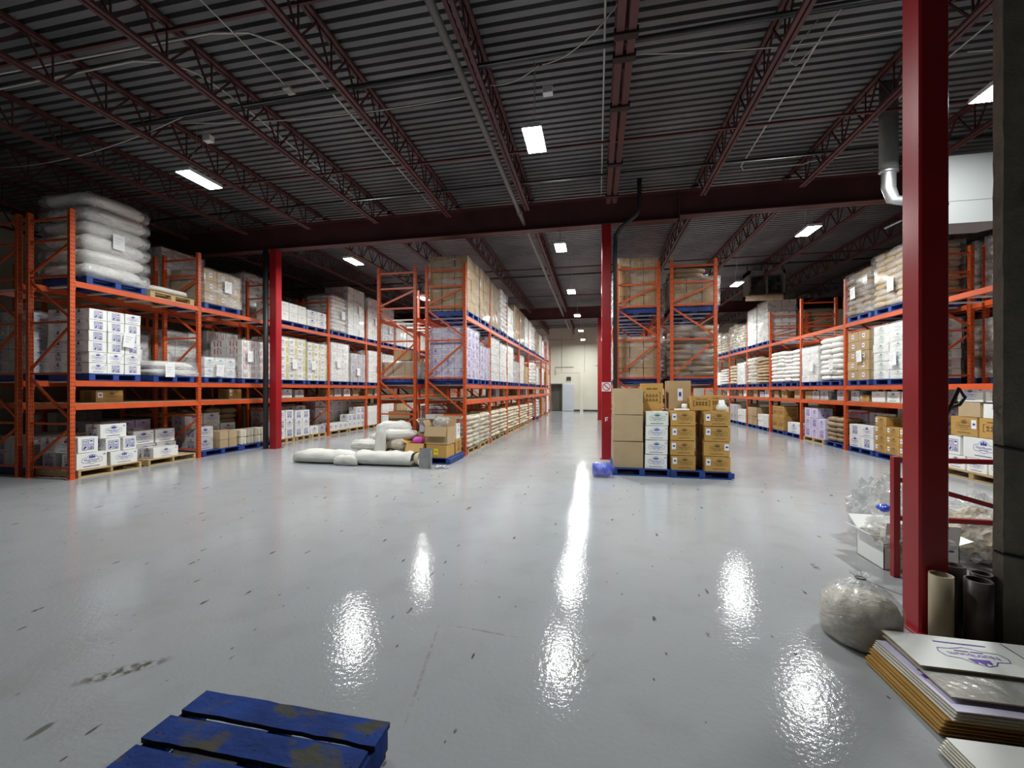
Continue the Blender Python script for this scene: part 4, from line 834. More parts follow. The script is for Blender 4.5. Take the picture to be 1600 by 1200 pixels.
load('RB', 2, 12.3, 1.1, 'sack_white', 2, 1, 8, 1.05, 'heavy_film', papers=0, inset=-0.12); load('RB', 1, 12.3, 1.1, 'sack_white', 2, 1, 8, 1.1, 'heavy_film', papers=0, inset=-0.12)
load('RB', -1, 11.0, 1.1, 'grey_plain', 3, 2, 3, 0.9, None, papers=0)
for y in (14.9, 17.4): load('RB', 1, y, 1.1, 'sack_white', 2, 1, 8, 1.1, 'heavy_film', papers=0)

# right rack
load('RR', 2, 10.62, 1.14, 'sack_tan', 3, 2, 9, 1.26, 'stretch_film', papers=1, amp=0.04); load('RR', 2, 11.84, 1.04, 'sack_kraft', 3, 2, 8, 1.10, 'stretch_film', papers=1, amp=0.04)
load('RR', 2, 18.1, 1.15, 'white_plain', 3, 2, 7, 1.62, 'heavy_film', papers=0); load('RR', 2, 19.35, 1.1, 'white_plain', 3, 2, 7, 1.55, 'heavy_film', papers=0)
for y, h in ((20.7, 1.0), (21.9, 1.2), (23.1, 1.0), (24.4, 1.15), (25.7, 1.0)): load('RR', 2, y, 1.1, 'sack_cream', 2, 1, 8, h, 'heavy_film', papers=0, amp=0.09)
for y, w, s, nz, h, fm in ((10.62, 1.18, 'white_green', 6, 1.28, 'stretch_film'), (11.9, 0.95, 'kraft_label', 5, 1.26, None), (13.1, 1.16, 'sack_white', 8, 1.22, None), (14.33, 1.1, 'white_plain', 5, 1.1, 'heavy_film'),
    (15.6, 1.12, 'sack_white', 8, 1.08, None), (16.8, 1.12, 'sack_white', 8, 1.12, None), (18.1, 1.12, 'sack_tan', 8, 1.0, None), (19.35, 1.1, 'sack_cream', 7, 1.1, 'heavy_film'), (20.7, 1.1, 'white_plain', 4, 1.0, 'heavy_film'), (22.0, 1.1, 'sack_cream', 6, 0.9, None), (23.3, 1.1, 'sack_white', 6, 0.8, None), (24.7, 1.1, 'white_plain', 4, 0.7, None)):
    load('RR', 1, y, w, s, 2, 2 if y < 18 else 1, nz, h, fm, papers=1 if y < 15 else 0)
for i, (y, w, h, s) in enumerate(((10.55, 0.42, 0.26, 'white_red'), (11.02, 0.42, 0.26, 'white_green'), (11.5, 0.5, 0.26, 'white_plain'), (12.1, 0.36, 0.16, 'brown_label'), (12.5, 0.36, 0.28, 'grey_plain'), (13.1, 0.42, 0.28, 'grey_plain'), (14.0, 0.42, 0.26, 'grey_plain'), (14.5, 0.42, 0.26, 'grey_plain'), (14.95, 0.42, 0.26, 'kraft'), (15.7, 0.42, 0.3, 'kraft'), (16.7, 0.42, 0.26, 'brown_label'), (17.4, 0.4, 0.26, 'kraft'), (18.3, 0.4, 0.3, 'white_green'), (18.8, 0.4, 0.22, 'white_purple'), (19.5, 0.4, 0.3, 'kraft'), (20.8, 0.4, 0.3, 'white_plain'), (21.4, 0.4, 0.3, 'kraft'), (23.2, 0.4, 0.3, 'white_plain'))):
    box_on('RR', y, w, 1.352, h, 0.4, s, 'on the lowest shelf of the right rack, %s from the near column' % ORD[i], 0.06)
P = lambda y, w, m, s: pallet(7.25, y + w / 2, 0, -PI / 2, m, s, w, 1.04)
P(8.45, 1.3, 'raw_wood', 'dark wood pallet under piled cartons seen between the near red column and the pillar')
for y, w, z, h, s, pl in ((8.42, 0.42, 0.142, 0.26, 'white_sky', 'bottom right between near column and pillar'), (8.86, 0.42, 0.142, 0.26, 'white_blue', 'bottom middle between near column and pillar'), (9.3, 0.42, 0.142, 0.26, 'white_blue', 'bottom left between near column and pillar'),
    (8.5, 0.86, 0.404, 0.38, 'white_blue', 'long and large, above the bottom white ones between near column and pillar'), (9.4, 0.34, 0.404, 0.36, 'white_sym', 'beside the long large white carton between near column and pillar'),
    (8.42, 0.6, 0.786, 0.36, 'brown_mark', 'right of two in the brown row between near column and pillar'), (9.04, 0.6, 0.786, 0.36, 'brown_label2', 'left of two in the brown row between near column and pillar'),
    (9.0, 0.46, 1.148, 0.28, 'tan', 'standing on the brown row between near column and pillar'), (8.45, 0.5, 1.148, 0.26, 'white_plain', 'right of the tan one between near column and pillar'),
    (8.4, 0.5, 1.43, 0.26, 'white_green', 'topmost right between near column and pillar'), (8.93, 0.55, 1.43, 0.26, 'white_sky', 'topmost left between near column and pillar')):
    box_on('RR', y, w, z, h, 0.45, s, pl, 0.06, R.uniform(-0.03, 0.03), group='cartons between the near column and the pillar')
P(10.54, 1.2, 'blue_paint', 'blue pallet under brown white-labelled cartons, right rack beside the near red column'); P(11.85, 1.0, 'blue_paint', 'blue pallet under white printed cartons, right rack near the orange post')
grid('RR', 10.54, 0.42, 0.45, 0.215, (4, 3, 3), 'brown_label', 'right rack beside near red column', 0.142, 0.02, 1)
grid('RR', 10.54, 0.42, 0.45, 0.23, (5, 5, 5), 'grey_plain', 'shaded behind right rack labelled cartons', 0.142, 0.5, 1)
grid('RR', 11.86, 0.5, 0.45, 0.3, (2, 2), ['white_blue', 'white_sym'], 'beside right rack labelled cartons', 0.142, 0.02, 1)
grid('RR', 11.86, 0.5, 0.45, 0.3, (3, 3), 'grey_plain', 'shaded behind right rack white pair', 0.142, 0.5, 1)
P(13.05, 0.95, 'blue_paint', 'blue pallet under burlap-brown sacks on the right rack floor'); P(14.1, 1.25, 'raw_wood', 'wood pallet under purple-printed cartons on the right rack floor')
sack_grid('RR', 13.05, 0.45, 0.5, 0.145, (5, 5), 'sack_kraft', 'by the purple cartons')
grid('RR', 13.05, 0.46, 0.4, 0.31, (3, 3), 'purple_logo', 'behind right rack floor sacks', 0.142, 0.56, 1)
grid('RR', 14.05, 0.42, 0.42, 0.31, (3, 3, 2), ['white_purple', 'purple_logo'], 'beside right rack floor sacks', 0.142, 0.02, 1)
P(15.55, 1.1, 'blue_paint', 'blue pallet under one low white printed carton, right rack floor'); P(16.8, 1.05, 'blue_paint', 'blue pallet under tall brown cartons, right rack floor')
box_on('RR', 15.6, 0.95, 0.142, 0.37, 0.45, 'white_sky', 'low and wide on the floor pallet beside tall brown cartons, right rack', 0.02)
grid('RR', 15.6, 0.5, 0.4, 0.45, (2, 2), 'brown_label', 'behind right rack low wide carton', 0.142, 0.5, 1)
grid('RR', 16.85, 0.5, 0.5, 0.45, (2, 2), 'brown_mark', 'tall brown block, right rack floor', 0.142, 0.02, 1)
for y, s, h, fm in ((18.1, 'white_plain', 0.5, None), (19.3, 'kraft', 0.75, None), (20.6, 'white_plain', 0.6, None), (21.9, 'grey_plain', 0.8, None), (23.2, 'white_plain', 0.6, None), (24.5, 'kraft', 0.8, None)): load('RR', -1, y, 1.1, s, 2, 1, 2, h, fm, papers=0)
for y in (18.1, 19.3, 20.6): load('RW', 2, y, 1.15, 'sack_tan', 3, 1, 8, 1.2, 'stretch_film', papers=0)
for y in (8.1, 9.3, 10.6, 11.8): load('RW', 2, y, 1.1, 'sack_kraft', 2, 2, 8, 1.2, 'heavy_film', papers=0)
for y in (8.1, 9.3): load('RW', 1, y, 1.1, 'sack_kraft', 2, 2, 7, 1.2, 'heavy_film', papers=0)
for y in (10.6, 11.8, 13.1, 14.3): load('RW', 1, y, 1.1, 'sack_kraft', 2, 2, 6, 1.1, 'stretch_film', papers=0)
for y in (11.0, 13.5, 16.0): load('RW', -1, y, 1.1, 'kraft', 3, 1, 3, 1.0, None, papers=0)

# ------------------------------------------------------------------ two pallets of cartons before the middle column
pallet(0.85, 8.85, 0, 0, 'blue_paint', 'blue pallet under plain brown and white cartons beside the middle red column', 1.06, 1.15, True)
pallet(1.92, 8.82, 0, 0, 'blue_paint', 'blue pallet under labelled brown cartons, right of the white carton column', 1.04, 1.15, True)
GF = 'cartons on the two blue pallets by the middle column'
def free(x, y, z, w, d, h, style, place, rot=0.0, var=0): return tag(put('carton', carton(style, w, d, h, var), None, (x, y, z), (0, 0, rot)), STY[style][4] + ' carton ' + place, 'carton', GF)
R3 = ('bottom', 'middle', 'topmost')
for j in range(3):
    free(0.625 + R.uniform(-.008, .008), 8.56, 0.142 + j * 0.515, 0.56, 0.5, 0.51, 'tan', 'large, %s of the three-high front stack by the middle red column' % R3[j], R.uniform(-0.02, 0.02), j)
    free(0.64, 9.1, 0.142 + j * 0.515, 0.575, 0.5, 0.51, 'tan', 'large, %s of the hidden stack right behind the front tan stack' % R3[j], 0.0, j)
R4 = ('bottom', 'second', 'third', 'top')
for j in range(4):
    free(1.14 + 0.006 * j, 8.50, 0.142 + j * 0.275, 0.42, 0.36, 0.27, 'white_green' if j == 3 else 'white_sky', '%s of the white column before the middle orange rack' % R4[j], R.uniform(-0.03, 0.03))
    free(1.615 + R.uniform(-.01, .01), 8.46, 0.142 + j * 0.278, 0.44, 0.36, 0.273, 'brown_label', '%s of the front column next to the white cartons' % R4[j], R.uniform(-0.03, 0.03), j)
    free(2.215 + R.uniform(-.012, .012), 8.44, 0.142 + j * 0.278, 0.45, 0.36, 0.273, 'brown_label2' if j == 1 else 'brown_label', '%s of the outermost right column on the blue pallets' % R4[j], R.uniform(-0.04, 0.04), j + 3)
    free(1.66, 8.87, 0.142 + j * 0.278, 0.5, 0.4, 0.273, 'brown_label', '%s behind the labelled front column' % R4[j], 0, 1)
    free(2.215, 8.85, 0.142 + j * 0.278, 0.45, 0.38, 0.273, 'brown_label', '%s behind the outermost right column' % R4[j], 0, 1)
free(1.15, 9.05, 0.142, 0.42, 0.5, 0.62, 'brown_mark', 'tall, lower one behind the white carton column', 0.02); free(1.15, 9.05, 0.764, 0.42, 0.5, 0.44, 'brown_mark', 'tall, middle one behind the white carton column', -0.02)
free(1.13, 9.0, 1.206, 0.44, 0.5, 0.58, 'brown_mark', 'topmost behind the white carton column', -0.05)
free(1.67, 9.1, 1.256, 0.44, 0.42, 0.58, 'kraft_label', 'tall with a white label, standing above the labelled columns', 0.03)
free(1.99, 8.66, 1.256, 0.40, 0.36, 0.27, 'brown_mark', 'standing across the gap between the two labelled columns', 0.0, 2); free(2.32, 9.06, 1.256, 0.34, 0.32, 0.28, 'brown_mark', 'rear right on top of the labelled columns', 0.04)
q = MB(); q.bev(-0.12, -0.08, 0, 0.12, 0.08, 0.03, 0.006); tag(put('paper_pad', q.mesh('paper_pad', 'paper'), None, (1.62, 8.42, 1.256), (0, 0, 0.1)), 'white paper pad lying on the labelled brown carton column', 'paper')
q = MB(); q.lathe([(0.0, 0.0), (0.05, 0.0), (0.055, 0.1), (0.045, 0.12), (0.0, 0.12)], 16); tag(put('tape_roll', q.mesh('tape_roll', 'paper', True), None, (1.70, 8.58, 1.256)), 'small white roll beside the paper pad on the brown cartons', 'roll')
q = MB(); q.lathe([(0, 0), (0.09, 0), (0.1, 0.05), (0.085, 0.1), (0.06, 0.13), (0.045, 0.2), (0, 0.2)], 14); tag(put('spray_bottle', q.mesh('spray_bottle', 'white_metal', True), None, (2.335, 8.46, 1.256)), 'white plastic bottle on the outermost brown carton column', 'bottle')
# blue water jug lying at the pallet corner
wj = empty('water_jug', (0.14, 8.09, 0.137), 0.12); tag(wj, 'clear blue water jug lying on the floor at the corner of the carton pallets', 'jug')
q = MB(); prof = [(0.0, -0.19), (0.11, -0.19), (0.135, -0.165)]
for k in range(5): prof += [(0.135, -0.14 + k * 0.05), (0.125, -0.128 + k * 0.05), (0.135, -0.112 + k * 0.05)]
prof += [(0.13, 0.12), (0.09, 0.17), (0.035, 0.185), (0.03, 0.22), (0.0, 0.22)]
q.lathe(prof, 24); put('bottle', q.mesh('bottle', 'blue_film', True), wj, (0, 0, 0), (0, PI / 2, 0))
q = MB(); q.tube([(0.0, -0.10, -0.04), (0.02, -0.17, -0.03), (0.02, -0.17, 0.05), (0.0, -0.10, 0.06)], 0.014, 8); put('handle', q.mesh('handle', 'blue_plastic', True), wj)

# ------------------------------------------------------------------ heap in front of the middle rack
def cloth_roll(name, p0, p1, rw, rh, m, label, seed, ends=(0.35, 0.5), cat='sack'):
    q = MB(); n, mm = 26, 18; p0, p1 = Vector(p0), Vector(p1); d = p1 - p0; s = Vector((-d.y, d.x, 0)).normalized(); vs = []
    for i in range(n + 1):
        t = i / n; e = math.sqrt(min(1.0, ends[0] ** 2 + t * 4)) * math.sqrt(min(1.0, ends[1] ** 2 + (1 - t) * 6))
        for k in range(mm):
            a = 2 * PI * k / mm; nn = mnoise.noise(Vector((t * 5 + seed, math.cos(a) * 1.5, math.sin(a) * 1.5))); n2 = mnoise.noise(Vector((t * 22 + seed, a, 3)))
            y = math.cos(a) * rw * e * (1 + 0.18 * nn); z = max(0.003, rh * (0.5 + 0.5 * math.sin(a)) * (0.55 + 0.45 * e) * (1 + 0.12 * nn + 0.04 * n2))
            vs.append(p0 + d * t + s * (y + 0.03 * nn) + Vector((0, 0, z)))
    fs = [(i * mm + k, i * mm + (k + 1) % mm, (i + 1) * mm + (k + 1) % mm, (i + 1) * mm + k) for i in range(n) for k in range(mm)] + [tuple(range(mm))[::-1]]
    q.add(vs, fs); return tag(put(name, q.mesh(name, m, True)), label, cat)
cloth_roll('long_sack', (-6.78, 8.38, 0), (-5.2, 8.42, 0), 0.22, 0.30, 'cloth_white', 'long white cloth sack lying on the floor, tapering end toward the left aisle', 2.0, (0.12, 0.3))
cloth_roll('long_sack', (-5.16, 8.40, 0), (-3.86, 8.42, 0), 0.22, 0.31, 'cloth_white', 'long white cloth sack lying with a torn open end by the metal sheet', 8.0, (0.9, 0.75))
q = MB(); q.lathe([(0.02, 0), (0.10, 0.02), (0.13, 0.12), (0.16, 0.2)], 14); tag(put('paper_liner', q.mesh('paper_liner', 'sack_cream', True), None, (-3.82, 8.42, 0.17), (0, PI / 2, 0), (1, 1.2, 0.7)), 'torn cream paper liner bunched at the open end of the long white sack', 'paper')
cloth_roll('draped_cloth', (-5.65, 8.22, 0), (-5.05, 8.20, 0), 0.10, 0.22, 'cloth_white', 'crumpled white cloth fold draped at the middle of the long sacks', 15.0, (0.1, 0.15), 'cloth')
for i, (x, y, z, rz, sx, sy, sz, m, lab, v) in enumerate((
    (-5.15, 9.15, 0.0, 0.1, 0.95, 0.5, 0.20, 'cloth_beige', 'beige sack at the bottom left of the heap behind the long sacks', 0),
    (-5.25, 9.15, 0.17, -0.15, 1.05, 0.52, 0.26, 'cloth_white', 'white sack lying on the bottom beige one, pointing left', 1),
    (-4.95, 9.35, 0.38, 0.1, 0.8, 0.5, 0.22, 'cloth_white', 'white sack, third layer up at the left of the heap', 2),
    (-4.82, 9.4, 0.57, 0.35, 0.85, 0.5, 0.28, 'cloth_white', 'topmost crumpled white sack of the heap before the empty rack bay', 3),
    (-4.45, 9.05, 0.0, 0.2, 0.7, 0.5, 0.25, 'cloth_beige', 'beige sack at the bottom right of the heap beside the opened cartons', 2),
    (-4.5, 9.1, 0.22, -0.3, 0.62, 0.5, 0.28, 'cloth_beige', 'beige sack in the middle of the right side of the heap', 3),
    (-4.55, 9.12, 0.46, 0.25, 0.85, 0.48, 0.22, 'cloth_white', 'white crumpled sack on top of the two beige ones by the opened cartons', 0))):
    loose_sack(x, y, z, rz, (sx, sy, sz), m, lab, v, group='white and beige sacks in a heap')
q = MB(); n = 20; vs = []
for i in range(15):
    t = i / 14; rr = 0.135 * (1 - 0.15 * t + 0.1 * math.sin(t * 9)) * (1 if t < 0.75 else 1 - 2.6 * (t - 0.75) if t < 0.95 else 0.62)
    for k in range(n):
        a = 2 * PI * k / n; nn = 1 + 0.14 * mnoise.noise(Vector((math.cos(a) * 2, math.sin(a) * 2, t * 5)))
        vs.append((rr * nn * math.cos(a) + 0.04 * t, rr * nn * math.sin(a), 0.86 * t))
q.add(vs, [(i * n + k, i * n + (k + 1) % n, (i + 1) * n + (k + 1) % n, (i + 1) * n + k) for i in range(14) for k in range(n)] + [tuple(14 * n + k for k in range(n))])
tag(put('upright_sack', q.mesh('upright_sack', 'cloth_white', True), None, (-4.86, 8.78, 0)), 'white cloth sack standing upright in front of the heap', 'sack')
pallet(-3.72, 9.24, 0, 0, 'blue_paint', 'blue pallet of opened brown cartons at the end of the middle rack', 1.06, 1.05, True)
def open_carton(x, y, z, w, d, h, style, label, rot=0.0, flaps=(0.5, 0.6, 0.4, 0.5), group='opened cartons on the blue pallet'):
    r = empty('open_carton', (x, y, z), rot); tag(r, label, 'carton', group); card, ink, fr, sd, _ = STY[style]; t = 0.006; q = MB()
    q.box(-w / 2, -d / 2, 0, w / 2, d / 2, t)
    for a in ((-w / 2, -d / 2, w / 2, -d / 2 + t), (-w / 2, d / 2 - t, w / 2, d / 2), (-w / 2, -d / 2, -w / 2 + t, d / 2), (w / 2 - t, -d / 2, w / 2, d / 2)): q.box(a[0], a[1], 0, a[2], a[3], h)
    if fr: face_print(q, lambda a, b, k=1: (a, -d / 2 - 0.003 - 0.0015 * k, h / 2 + b), w, h, fr, 3)
    put('body', q.mesh('body', [card, ink, 'tape_tan', 'sticker_yellow' if fr == 'sticker' else 'paper', 'ink_blue']), r)
    fl = d / 2
    for k, (px, py, rz, ln) in enumerate(((0, -d / 2, 0, w), (w / 2, 0, PI / 2, d), (0, d / 2, PI, w), (-w / 2, 0, -PI / 2, d))):
        if flaps[k] is None: continue
        q = MB(); q.box(-ln / 2 + 0.004, -0.003, 0, ln / 2 - 0.004, 0.003, fl * (0.9 if k % 2 == 0 else 0.6))
        put('flap', q.mesh('flap', card), r, (px, py, h), (flaps[k], 0, rz))   # + leans outward
    return r
free_g = 'opened cartons on the blue pallet'
open_carton(-3.98, 8.98, 0.142, 0.42, 0.45, 0.30, 'brown_sticker', 'opened brown carton with a yellow sticker, left of two, pink bag in it', 0.03, (2.6, 0.7, 1.1, 1.2))
tag(put('carton', carton('brown_sticker', 0.5, 0.5, 0.28), None, (-3.46, 8.98, 0.142), (0, 0, -0.03)), 'closed brown carton with a yellow sticker under the larger opened carton', 'carton', free_g)
open_carton(-3.47, 9.02, 0.424, 0.52, 0.5, 0.40, 'kraft', 'large opened brown carton, front flap hanging down, on the stickered carton', -0.03, (2.75, 0.25, 0.2, 0.5))
tag(put('carton', carton('brown_mark', 0.48, 0.42, 0.34), None, (-3.44, 9.52, 0.142)), 'brown carton at the rear corner of the opened carton pallet', 'carton', free_g)
tag(put('carton', carton('kraft', 0.5, 0.42, 0.5), None, (-3.98, 9.50, 0.142)), 'brown carton behind the left stickered carton', 'carton', free_g)
open_carton(-3.88, 9.48, 0.645, 0.46, 0.40, 0.22, 'grey_plain', 'opened pale carton with splayed flaps at the back of the heap', 0.05, (0.9, 0.9, 0.05, 0.9))
tag(put('carton', carton('white_sym', 0.30, 0.30, 0.36), None, (-3.36, 9.52, 0.484), (0, 0, 0.05)), 'white symbol carton beside the first middle rack post', 'carton', free_g)
for k, (x, y, z, s) in enumerate(((-3.95, 8.9, 0.40, 0.16), (-3.40, 9.5, 0.845, 0.14))):
    q = sack_mesh(20 + k, lump=0.15); tag(put('pink_bag', q.mesh('pink_bag', 'pink', True), None, (x, y, z), (0, 0, 0.3), (s * 1.7, s * 1.3, s)), ('crumpled pink bag in the left stickered carton', 'crumpled pink bag on the white symbol carton')[k], 'bag')
q = sack_mesh(33, lump=0.2); tag(put('film_bag', q.mesh('film_bag', 'clear_bag', True), None, (-3.46, 9.1, 0.72), (0, 0, 0.3), (0.42, 0.36, 0.28)), 'clear plastic bag puffing out of the large opened carton', 'bag')
ms_ = empty('metal_sheet', (-3.5, 8.22, 0), 0.1); tag(ms_, 'bent galvanised metal sheet standing on the floor by the open sack end', 'metal sheet')
q = MB(); q.box(-0.14, 0, 0.0, 0.14, 0.004, 0.42, 0, Matrix.Rotation(-0.08, 4, 'X')); put('panel', q.mesh('panel', 'galvanised'), ms_)
q = MB(); q.box(0.136, -0.09, 0.0, 0.14, 0.0, 0.38); q.box(-0.14, -0.09, 0, 0.14, 0, 0.004); put('flange', q.mesh('flange', 'galvanised'), ms_)
q = MB(); q.tube([(0.2 + 0.10 * math.cos(a * 0.9) + 0.006 * a, -0.02 + 0.09 * math.sin(a * 0.9), 0.02 + 0.02 * math.sin(a * 2.1) + 0.02) for a in range(26)], 0.009, 6)
tag(put('cable_coil', q.mesh('cable_coil', 'galvanised', True), None, (-3.44, 8.3, 0)), 'tangled grey cable coil on the floor beside the bent metal sheet', 'cable')

# ------------------------------------------------------------------ near the camera
pr = empty('pallet', (-1.42, 1.16, 0)); tag(pr, 'worn blue wooden pallet lying on the bare floor in the foreground', 'pallet', None)
for i in range(8):
    y1 = 0.585 - i * 0.163; w_ = 0.126 if i else 0.13; q = MB(); n = 14; vs = []
    for k in range(n + 1):
        x = -0.5 + k / n; a = R.uniform(-0.005, 0.004); b = R.uniform(-0.004, 0.004); zz = R.uniform(-0.0015, 0.0015)
        vs += [(x, y1 + a, 0.12), (x, y1 + a * 0.6, 0.142 + zz), (x, y1 - w_ + b, 0.142 + zz), (x, y1 - w_ + b, 0.12)]
    fs = [(k * 4 + j, k * 4 + (j + 1) % 4, k * 4 + 4 + (j + 1) % 4, k * 4 + 4 + j) for k in range(n) for j in range(4)] + [(0, 1, 2, 3), tuple(n * 4 + j for j in (3, 2, 1, 0))]
    q.add(vs, fs, 0); q.m = [1 if (idx < n * 4 and idx % 4 != 1) else 0 for idx in range(len(fs))]
    for x in (-0.46, -0.43, -0.01, 0.03, 0.44, 0.47):
        yy = y1 - w_ * R.uniform(0.25, 0.75); q.add([(x + 0.004 * math.cos(t * PI / 3), yy + 0.004 * math.sin(t * PI / 3), 0.1445) for t in range(6)], [tuple(range(6))], 1)
    put('deck_board', q.mesh('deck_board', ['blue_worn', 'blue_edge']), pr, (R.uniform(-0.008, 0.008), 0, 0), (0, 0, R.uniform(-0.006, 0.006)))
for x in (-0.48, 0.0, 0.48):
    q = MB(); q.bev(x - 0.022, -0.60, 0.022, x + 0.022, 0.575, 0.119, 0.004); put('stringer', q.mesh('stringer', 'blue_worn'), pr)
for y in (0.5, 0.0, -0.5):
    q = MB(); q.bev(-0.5, y - 0.06, 0.0, 0.5, y + 0.06, 0.021, 0.003); put('bottom_board', q.mesh('bottom_board', 'blue_worn'), pr)

# tied bag of granules
bg = empty('tied_bag', (1.725, 3.16, 0)); tag(bg, 'tied clear plastic bag of pale granules on the floor left of the near red column', 'bag')
def bag_mesh(prof, n, wob, m, name, pleat):
    q = MB(); vs = []
    for r_, z, pl_ in prof:
        for k in range(n):
            a = 2 * PI * k / n; nn = mnoise.noise(Vector((math.cos(a) * 1.6, math.sin(a) * 1.6, z * 5))); rr = r_ * (1 + wob * nn) * (1 + pl_ * pleat * math.sin(a * 11 + 2 * nn))
            vs.append((rr * math.cos(a), rr * math.sin(a), z))
    N = len(prof); fs = [(i * n + k, i * n + (k + 1) % n, (i + 1) * n + (k + 1) % n, (i + 1) * n + k) for i in range(N - 1) for k in range(n)] + [tuple(range(n))[::-1]]
    q.add(vs, fs); return q.mesh(name, m, True)
put('contents', bag_mesh([(0.17, 0.006, 0), (0.205, 0.03, 0), (0.218, 0.12, 0), (0.213, 0.2, 0), (0.185, 0.262, 0), (0.11, 0.285, 0), (0.01, 0.29, 0)], 40, 0.08, 'bag_fill', 'contents', 0), bg)
put('bag_skin', bag_mesh([(0.18, 0.003, 0), (0.213, 0.025, 0), (0.228, 0.12, 0.05), (0.225, 0.21, 0.15), (0.205, 0.275, 0.4), (0.15, 0.33, 0.8), (0.08, 0.372, 1.0), (0.026, 0.398, 1.0), (0.022, 0.405, 1), (0.05, 0.425, 1.5), (0.055, 0.432, 1.5)], 66, 0.08, 'clear_bag', 'bag_skin', 0.09), bg)
q = MB(); q.bar((0.0, -0.02, 0.402), (0.27, 0.05, 0.29), 0.006, 0.003); q.tube([(0.027 * math.cos(a), 0.027 * math.sin(a), 0.402) for a in [i * PI / 6 for i in range(13)]], 0.004, 5); put('cable_tie', q.mesh('cable_tie', 'pipe_black'), bg)

# cardboard tubes
for x, y, r_, h_, m, s in ((2.195, 3.185, 0.060, 0.455, 'tube_tan', 'tan cardboard tube standing against the near red column'), (2.375, 3.155, 0.066, 0.45, 'tube_dark', 'dark cardboard tube at the front of three beside the concrete pillar'),
    (2.375, 3.335, 0.056, 0.47, 'tube_dark', 'dark cardboard tube wedged behind between column and pillar'), (2.46, 3.245, 0.055, 0.46, 'tube_dark', 'dark cardboard tube touching the concrete pillar edge')):
    q = MB(); q.lathe([(r_ - 0.008, 0), (r_, 0), (r_, h_), (r_ - 0.008, h_), (r_ - 0.008, 0)], 28); q2 = put('cardboard_tube', q.mesh('cardboard_tube', m, True), None, (x, y, 0)); tag(q2, s, 'tube', 'cardboard tubes by the pillar')
    q2.data.polygons.foreach_set('use_smooth', [i // 28 in (1, 3) for i in range(len(q2.data.polygons))])

# flattened cartons in the corner
def flat(x0, y0, x1, y1, z, th, m, label, rz=0.0, warp=0.012, extra=None, edge='tape_tan', seed=0, tilt=0.0):
    q = MB(); nx, ny = 14, 8; W, D = x1 - x0, y1 - y0; vs = []
    Z = lambda u, v: warp * mnoise.noise(Vector((u * 2.4 + seed, v * 2, 1.7))) + tilt * v
    for s in (0, 1):
        for j in range(ny + 1):
            for i in range(nx + 1): vs.append((-W / 2 + W * i / nx, -D / 2 + D * j / ny, Z(i / nx, j / ny) + s * th))
    o = (nx + 1) * (ny + 1); I = lambda i, j: j * (nx + 1) + i; fs = []; mi = []
    for j in range(ny):
        for i in range(nx):
            fs += [(o + I(i, j), o + I(i + 1, j), o + I(i + 1, j + 1), o + I(i, j + 1)), (I(i, j), I(i, j + 1), I(i + 1, j + 1), I(i + 1, j))]
    for i in range(nx): fs += [(I(i, 0), I(i + 1, 0), o + I(i + 1, 0), o + I(i, 0)), (I(i, ny), o + I(i, ny), o + I(i + 1, ny), I(i + 1, ny))]
    for j in range(ny): fs += [(I(0, j), o + I(0, j), o + I(0, j + 1), I(0, j + 1)), (I(nx, j), I(nx, j + 1), o + I(nx, j + 1), o + I(nx, j))]
    q.add(vs, fs, 0); q.m = [0] * (nx * ny * 2) + [2] * (len(fs) - nx * ny * 2)
    if extra:
        q3 = MB(); P = lambda a, b, k=1: (a, b, th + 0.0012 * k); extra(q3, P, W, D)
        for p in range(len(q3.v)):
            ax, ay, az = q3.v[p]; q3.v[p] = (ax, ay, az + Z((ax + W / 2) / W, (ay + D / 2) / D) + 0.0006)
        q.add(q3.v, q3.f, 1); q.m[-len(q3.f):] = q3.m
    return tag(put('flat_carton', q.mesh('flat_carton', [m, 'ink_purple', edge, 'slot_dark']), None, ((x0 + x1) / 2, (y0 + y1) / 2, z), (0, 0, rz)), label, 'flattened carton', 'flattened cartons in the corner')
def top_print(q, P, W, D):
    PP = lambda a, b, k=1: P(-0.20 - a, 0.0 - b, k); logo(q, PP, 0.42, 0.30, 1)
    PP2 = lambda a, b, k=1: P(0.27 - a, 0.0 - b, k); logo(q, PP2, 0.42, 0.30, 1)
    line2(q, P, [(0.04, D / 2 - 0.01), (0.05, -D / 2 + 0.01)], 0.003, 3)
def side_print(q, P, W, D):
    quad2(q, P, -W / 2 + 0.04, 0.01, -W / 2 + 0.12, 0.022, 1); quad2(q, P, -W / 2 + 0.03, -0.05, -W / 2 + 0.14, -0.02, 1)
for i in range(5):
    flat(1.60 + 0.008 * i + R.uniform(-.004, .004), 2.34 + R.uniform(-.006, .006), 2.55, 2.895 + R.uniform(-.005, .005), 0.012 + 0.016 * i, 0.006, 'brown_card', 'flattened brown carton, %s from the floor in the corner stack' % ORD[i], -0.004 * i + 0.008, 0.004, seed=i, edge='brown_card')
for i in range(4):
    flat(1.645 + 0.006 * i, 2.32 + 0.004 * i, 2.65, 2.90, 0.094 + 0.013 * i, 0.006, 'lilac_card' if i == 3 else 'white_card', 'flattened white carton, %s above the brown ones in the corner stack' % ORD[i], 0.003 * i, 0.004, side_print if i == 3 else None, seed=5 + i)
flat(1.70, 2.385, 2.75, 2.90, 0.156, 0.007, 'foil', 'flattened carton covered in shiny film, second from the top of the corner stack', -0.02, 0.003, seed=12)
flat(1.705, 2.585, 2.78, 2.915, 0.176, 0.008, 'white_card', 'topmost flattened white carton with a blue logo by the cardboard tubes', -0.03, 0.004, top_print, seed=12.3)
